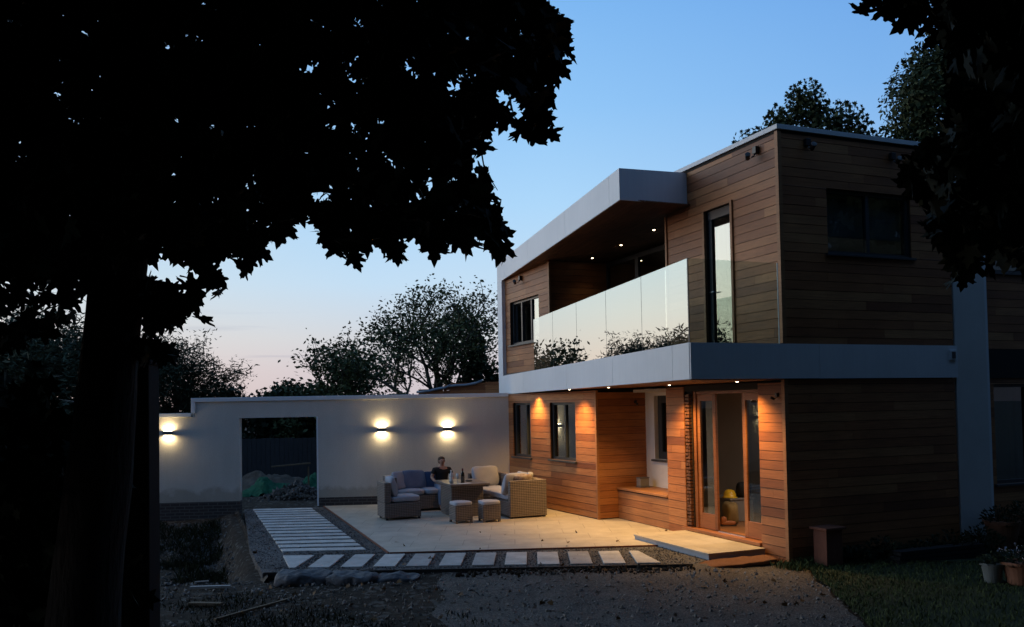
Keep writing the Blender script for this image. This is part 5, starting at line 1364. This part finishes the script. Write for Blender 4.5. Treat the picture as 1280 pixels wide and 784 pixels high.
felt('roofing_felt', [(-1.95,2.84),(-1.6,2.87),(-1.3,2.93),(-1.1,2.96),(-.95,3.03)])
felt('roofing_felt', [(-1.02,3.0),(-.8,3.02),(-.5,3.03),(-.2,3.07),(.0,3.15)])
b = MB(); b.box(-1.9,2.5,0,2.5,-.1,2.8); b.build('core', M['backing'], ob)

# ------------------------------------------------------------------ foreground bits
def bag(name, lab, loc, h, rz, seed, m='bag', grp=None):
    b = MB(); b.rbox((0,0,h[2]*.82), h, 26, 3.0, seed=seed, wob=.05)
    for i, p in enumerate(b.v):
        q = Vector(p); w_ = noise.ridged_multi_fractal(q*Vector((5,9,6))+Vector((seed*3,0,0)), .9, 2.1, 4, 1.0, 2.0)
        b.v[i] = tuple(q + Vector((0, .006, .020))*w_ + noise.noise_vector(q*14)*.008)
    o = b.build(name, M[m], smooth=True, merge=True)
    o.location = loc; o.rotation_euler = (0,0,rz); return tag(o, lab, 'sandbag', grp)
GS = 'slumped sandbags before the path corner'
bag('sandbag', 'leftmost grey sandbag slumped before the path corner', (-3.02,12.55,-.16), (.42,.24,.115), R(8), 1, grp=GS)
bag('sandbag', 'middle grey sandbag before the front strip of slabs', (-2.32,12.50,-.16), (.40,.22,.10), R(-6), 2, grp=GS)
bag('sandbag', 'flattened rightmost sandbag before the front strip of slabs', (-1.72,12.55,-.16), (.34,.22,.07), R(5), 3, grp=GS)
b = MB(); N = 16; vs = []; fs = []
for j in range(N+1):
    for i in range(N+1):
        u, v = i/N, j/N; vs.append((u*.95-.47, (v-.5)*.30*(1-.5*u), .03+.035*noise.noise(Vector((u*4, v*4, 0)))))
for j in range(N):
    for i in range(N): a_ = j*(N+1)+i; fs.append((a_, a_+1, a_+N+2, a_+N+1))
b.add(vs, fs); o = b.build('plastic_sheet', M['sheet'], smooth=True); o.location = (-5.75,15.3,gz(-5.75,15.3)+.07); o.rotation_euler = (R(4),R(3),R(6)); tag(o, 'pale muddy plastic sheet lying in the dug trench', 'sheet')
def litter(name, lab, x, y, sx_, sy_, sz_, rz, m, cat, lift=0.0, ry=0.0):
    b = MB(); b.box(-sx_,sx_,-sy_,sy_,-sz_,sz_); o = b.build(name, M[m], bevel=.003); o.location = (x, y, gz(x,y)+sz_+.005+lift); o.rotation_euler = (0,ry,rz); return tag(o, lab, cat)
litter('timber_batten', 'thin timber batten lying diagonally on the dark foreground soil', -3.25,10.9,.62,.02,.015,R(60),'plank','batten',.01)
litter('brick', 'half brick lying on the soil near the trench', -4.62,12.9,.10,.05,.033,R(20),'rock','brick')
litter('stone_offcut', 'pale stone offcut on the soil left of the path corner', -4.70,14.2,.11,.07,.02,R(-30),'slab','offcut',.02)
litter('stone_offcut', 'long thin slab offcut beyond the plastic sheet', -4.3,12.35,.28,.03,.015,R(4),'slab','offcut',.01)
litter('timber_offcut', 'short timber offcut near the black post', -4.0,11.3,.22,.04,.02,R(-8),'plank','offcut',.01)
# scattered stones (uncountable)
def scat(g_):
    x = g_.uniform(-6.5,4.2); y = g_.uniform(8.2,12.85)
    return x, y, gz(x,y)+.012
tag(rocks(5200, scat, .005, .034, 21).build('loose_stones', M['rock_pale']), 'small loose stones scattered over the foreground ground', 'stones', kind='stuff')
def scat2(g_):
    y = g_.uniform(12.6,20.8); x = path_left(y)-.35-abs(g_.gauss(0,1.1)); return x, y, gz(x,y)+.015
tag(rocks(1500, scat2, .012, .05, 22).build('trench_rubble', M['rock']), 'rubble scattered along the bottom of the dug trench', 'rubble', kind='stuff')
def scat3(g_):
    while True:
        x = g_.uniform(-3.6,2.8); y = g_.uniform(12.92,14.6)
        if in_poly(x, y, bed): return x, y, -.018
def scat4(g_):
    while True:
        x = g_.uniform(-6.4,-2.2); y = g_.uniform(13.2,21.2)
        if in_poly(x, y, bed): return x, y, -.018
b3 = rocks(5200, scat3, .008, .017, 23); b4 = rocks(5200, scat4, .008, .019, 24); b3.add(b4.v, b4.f); b3.t[-len(b4.f):] = b4.t
tag(b3.build('slate_chippings', M['chips']), 'grey slate chippings between the paving slabs', 'chippings', kind='stuff')
# clods along the front edge
def clod(g_):
    x = g_.uniform(-.9,2.6); y = 12.72+g_.gauss(0,.10); return x, y, gz(x,y)+.02
tag(rocks(420, clod, .012, .055, 25).build('soil_clods', M['earth']), 'clods of dark soil along the edging board', 'clods', kind='stuff')
gl_ = np.random.default_rng(17); LP_ = []
while len(LP_) < 170:
    x_, y_ = gl_.uniform(-5.5,4.0), gl_.uniform(9.0,16.5)
    if y_ > 12.9: z_ = .006 if in_poly(x_, y_, a_pat) else (-.012 if in_poly(x_, y_, bed) else None)
    else: z_ = gz(x_, y_)+.02
    if z_ is not None and (y_ < 12.9 or gl_.random() < .35): LP_.append((x_, y_, z_+.006))
LD_ = gl_.normal(size=(len(LP_),3)); LD_[:,2] *= .12
o = leaves_mesh('fallen_leaves', LP_, LD_, gl_.uniform(.03,.085,len(LP_)), MAPLE, leaf_mat('dead leaf', (.06,.035,.018), (.16,.09,.04)), None, 5)
tag(o, 'dry fallen maple leaves scattered over the gravel and paving', 'leaves', kind='stuff')
# grass
def blades(n, fn, h, seed):
    g_ = random.Random(seed); b = MB()
    for i in range(n):
        x, y, z = fn(g_); a_ = g_.random()*6.28; w = .006; hh = h*g_.uniform(.5,1.3); lx, ly = g_.gauss(0,.35)*hh, g_.gauss(0,.35)*hh
        c_, s_ = math.cos(a_)*w, math.sin(a_)*w
        b.add([(x-c_,y-s_,z),(x+c_,y+s_,z),(x+lx*.4+c_*.6,y+ly*.4+s_*.6,z+hh*.6),(x+lx,y+ly,z+hh)], [(0,1,2),(0,2,3)])
    return b
def gr(g_):
    y = 13.1-5.6*g_.random()**1.2; x = lawn_edge(y)+(g_.random()**1.3)*5; return x, y, gz(x,y)+.03
gb = blades(15000, gr, .055, 31)
def gr2(g_):
    v_ = g_.uniform(0,3.4); p = hw(v_, -abs(g_.gauss(0,.12))-.03); return p.x, p.y, gz(p.x,p.y)+.02
g2 = blades(1500, gr2, .12, 32); gb.add(g2.v, g2.f)
tag(gb.build('grass', M['grass']), 'short grass and weeds of the lawn by the house', 'grass', kind='stuff')
def weeds(g_):
    x = 4.12+g_.gauss(0,.14); y = 12.98+g_.gauss(0,.10); return x, y, gz(x,y)+.01
tag(blades(260, weeds, .11, 33).build('weed_tuft', M['grass']), 'small green weeds at the foot of the house corner', 'weeds')
def fgw(g_):
    while True:
        x = g_.uniform(-7.5,.8); y = g_.uniform(7.8,12.4)
        if noise.noise(Vector((x*.9, y*.9, 11)))*1.3 + .30*(9.6-y) + .10*(-x-2) + g_.gauss(0,.25) > .0 and in_poly(x, y, [(-8,7.5),(.8,7.5),(.1,9.5),(-1.1,11.2),(-2.2,12.0),(-3.4,11.9),(-5,12.4),(-8,12.4)]): return x, y, gz(x,y)
tag(blades(16000, fgw, .055, 35).build('rough_grass', M['dark_weeds']), 'rough dark grass and weeds over the near left ground', 'weeds', kind='stuff')
def trw(g_):
    while True:
        y = g_.uniform(13.4,21.0); x = path_left(y)-.5-abs(g_.gauss(0,1.4))
        if noise.noise(Vector((x*.8, y*.8, 5))) > -.05: return x, y, gz(x,y)
tag(blades(7000, trw, .13, 36).build('trench_weeds', M['dark_weeds']), 'dark weeds growing along the dug trench below the wall', 'weeds', kind='stuff')
# bollard post
pb = hthing('timber_pedestal', 'short red brown timber pedestal with an overhanging cap by the dark end wall', 'pedestal', .42, -.32, -.08, R(4))
b = MB(); b.box(-.12,.20,-.13,.13,0,.52); b.build('post', M['post_red'], pb, bevel=.006)
b = MB(); b.box(-.16,.25,-.17,.17,.521,.56); b.build('cap', M['post_red'], pb, bevel=.008)
# pots and plants
def leafy(parent, n, r_, h0, h1, seed, m='leaf_dark', ls=.06, tmpl=RHOMB, name='foliage'):
    g_ = np.random.default_rng(seed); a_ = g_.uniform(0,6.28,n); rd = r_*np.sqrt(g_.random(n)); z = h0+(h1-h0)*g_.random(n)*(1-.5*(rd/r_))
    P = np.stack([np.cos(a_)*rd, np.sin(a_)*rd, z], 1); D = np.stack([np.cos(a_), np.sin(a_), g_.uniform(0,1.5,n)], 1)
    return leaves_mesh(name, P, D, g_.uniform(.6,1.3,n)*ls, tmpl, M[m], parent, seed)
def pot(lab, p, r_, h, m, seed, flowers=False, n=260):
    t = thing('plant_pot', lab, 'plant pot', (p[0], p[1], gz(p[0],p[1])+.03), seed*.7)
    b = MB(); b.lathe([(r_*.66,0),(r_*.70,.01),(r_*.95,h*.86),(r_*1.06,h*.87),(r_*1.08,h),(r_*.95,h),(r_*.92,h*.9),(.01,h*.88)], n=24); b.build('pot', M[m], t, smooth=False)
    leafy(t, n, r_*1.25, h*.85, h+r_*1.1, seed)
    if flowers: leafy(t, 70, r_*1.2, h+r_*.3, h+r_*1.2, seed+1, 'flower', .035, CLUMP, 'flowers')
    return t
pot('pale glazed pot at the lawn edge, left of the flowering pot', (6.32,11.62), .14, .26, 'glazed', 1, n=160)
pot('terracotta pot with small pale flowers at the right edge', (6.62,11.50), .22, .30, 'terracotta', 2, True)
p_ = hw(3.95,-.45); pot('terracotta pot with dark shrub before the white column', (p_.x,p_.y), .27, .46, 'terracotta', 3, n=420)
p_ = hw(4.75,-.45); pot('large terracotta pot under the right hand window', (p_.x,p_.y), .33, .50, 'terracotta', 4, n=380)
for i, (v_, d_, r_, h_, lb) in enumerate(((.95,-.35,.25,.30,'low dark shrub next to the timber pedestal'),(1.45,-.40,.33,.42,'rounded dark shrub along the shaded end wall'),(2.1,-.45,.38,.30,'spreading low plant midway along the end wall'),(2.75,-.50,.38,.46,'taller leafy plant near the white column'),(3.3,-.60,.33,.52,'leafy shrub at the foot of the white column'),(4.35,-.9,.4,.40,'dark shrub before the terracotta pots'))):
    p_ = hw(v_, d_); t = thing('garden_shrub', lb, 'shrub', (p_.x,p_.y,gz(p_.x,p_.y)+.03), i, 'low shrubs along the end wall')
    b = MB(); [b.tube([(0,0,0),(math.cos(k)*.1,math.sin(k)*.1,h_*.6)], [.012,.005], 5) for k in range(5)]; b.build('stems', M['bark_far'], t)
    leafy(t, 520, r_, .03, h_, 70+i, 'leaf_dark', .065)
b = MB(); 
for k in range(3): b.box(-.9+k*.02, .9-k*.03, -.10, .10, k*.07, k*.07+.062)
o = b.build('stacked_sleepers', M['old_timber'], bevel=.006); p_ = hw(2.2,-.75); o.location = (p_.x,p_.y,gz(p_.x,p_.y)+.02); o.rotation_euler = (0,0,HA); tag(o, 'dark low stack of timber sleepers edging the plant bed', 'sleepers')

# ------------------------------------------------------------------ render settings
SC.render.engine = 'CYCLES'
SC.view_settings.view_transform = 'Standard'; SC.view_settings.look = 'None'; SC.view_settings.gamma = 1; SC.view_settings.use_curve_mapping = False
SC.view_settings.exposure = 0
SC.cycles.use_denoising = True; SC.cycles.max_bounces = 8; SC.cycles.transparent_max_bounces = 16; SC.cycles.caustics_reflective = False; SC.cycles.caustics_refractive = False
SC.cycles.sample_clamp_indirect = 4
SC.render.resolution_x = 1024; SC.render.resolution_y = 627
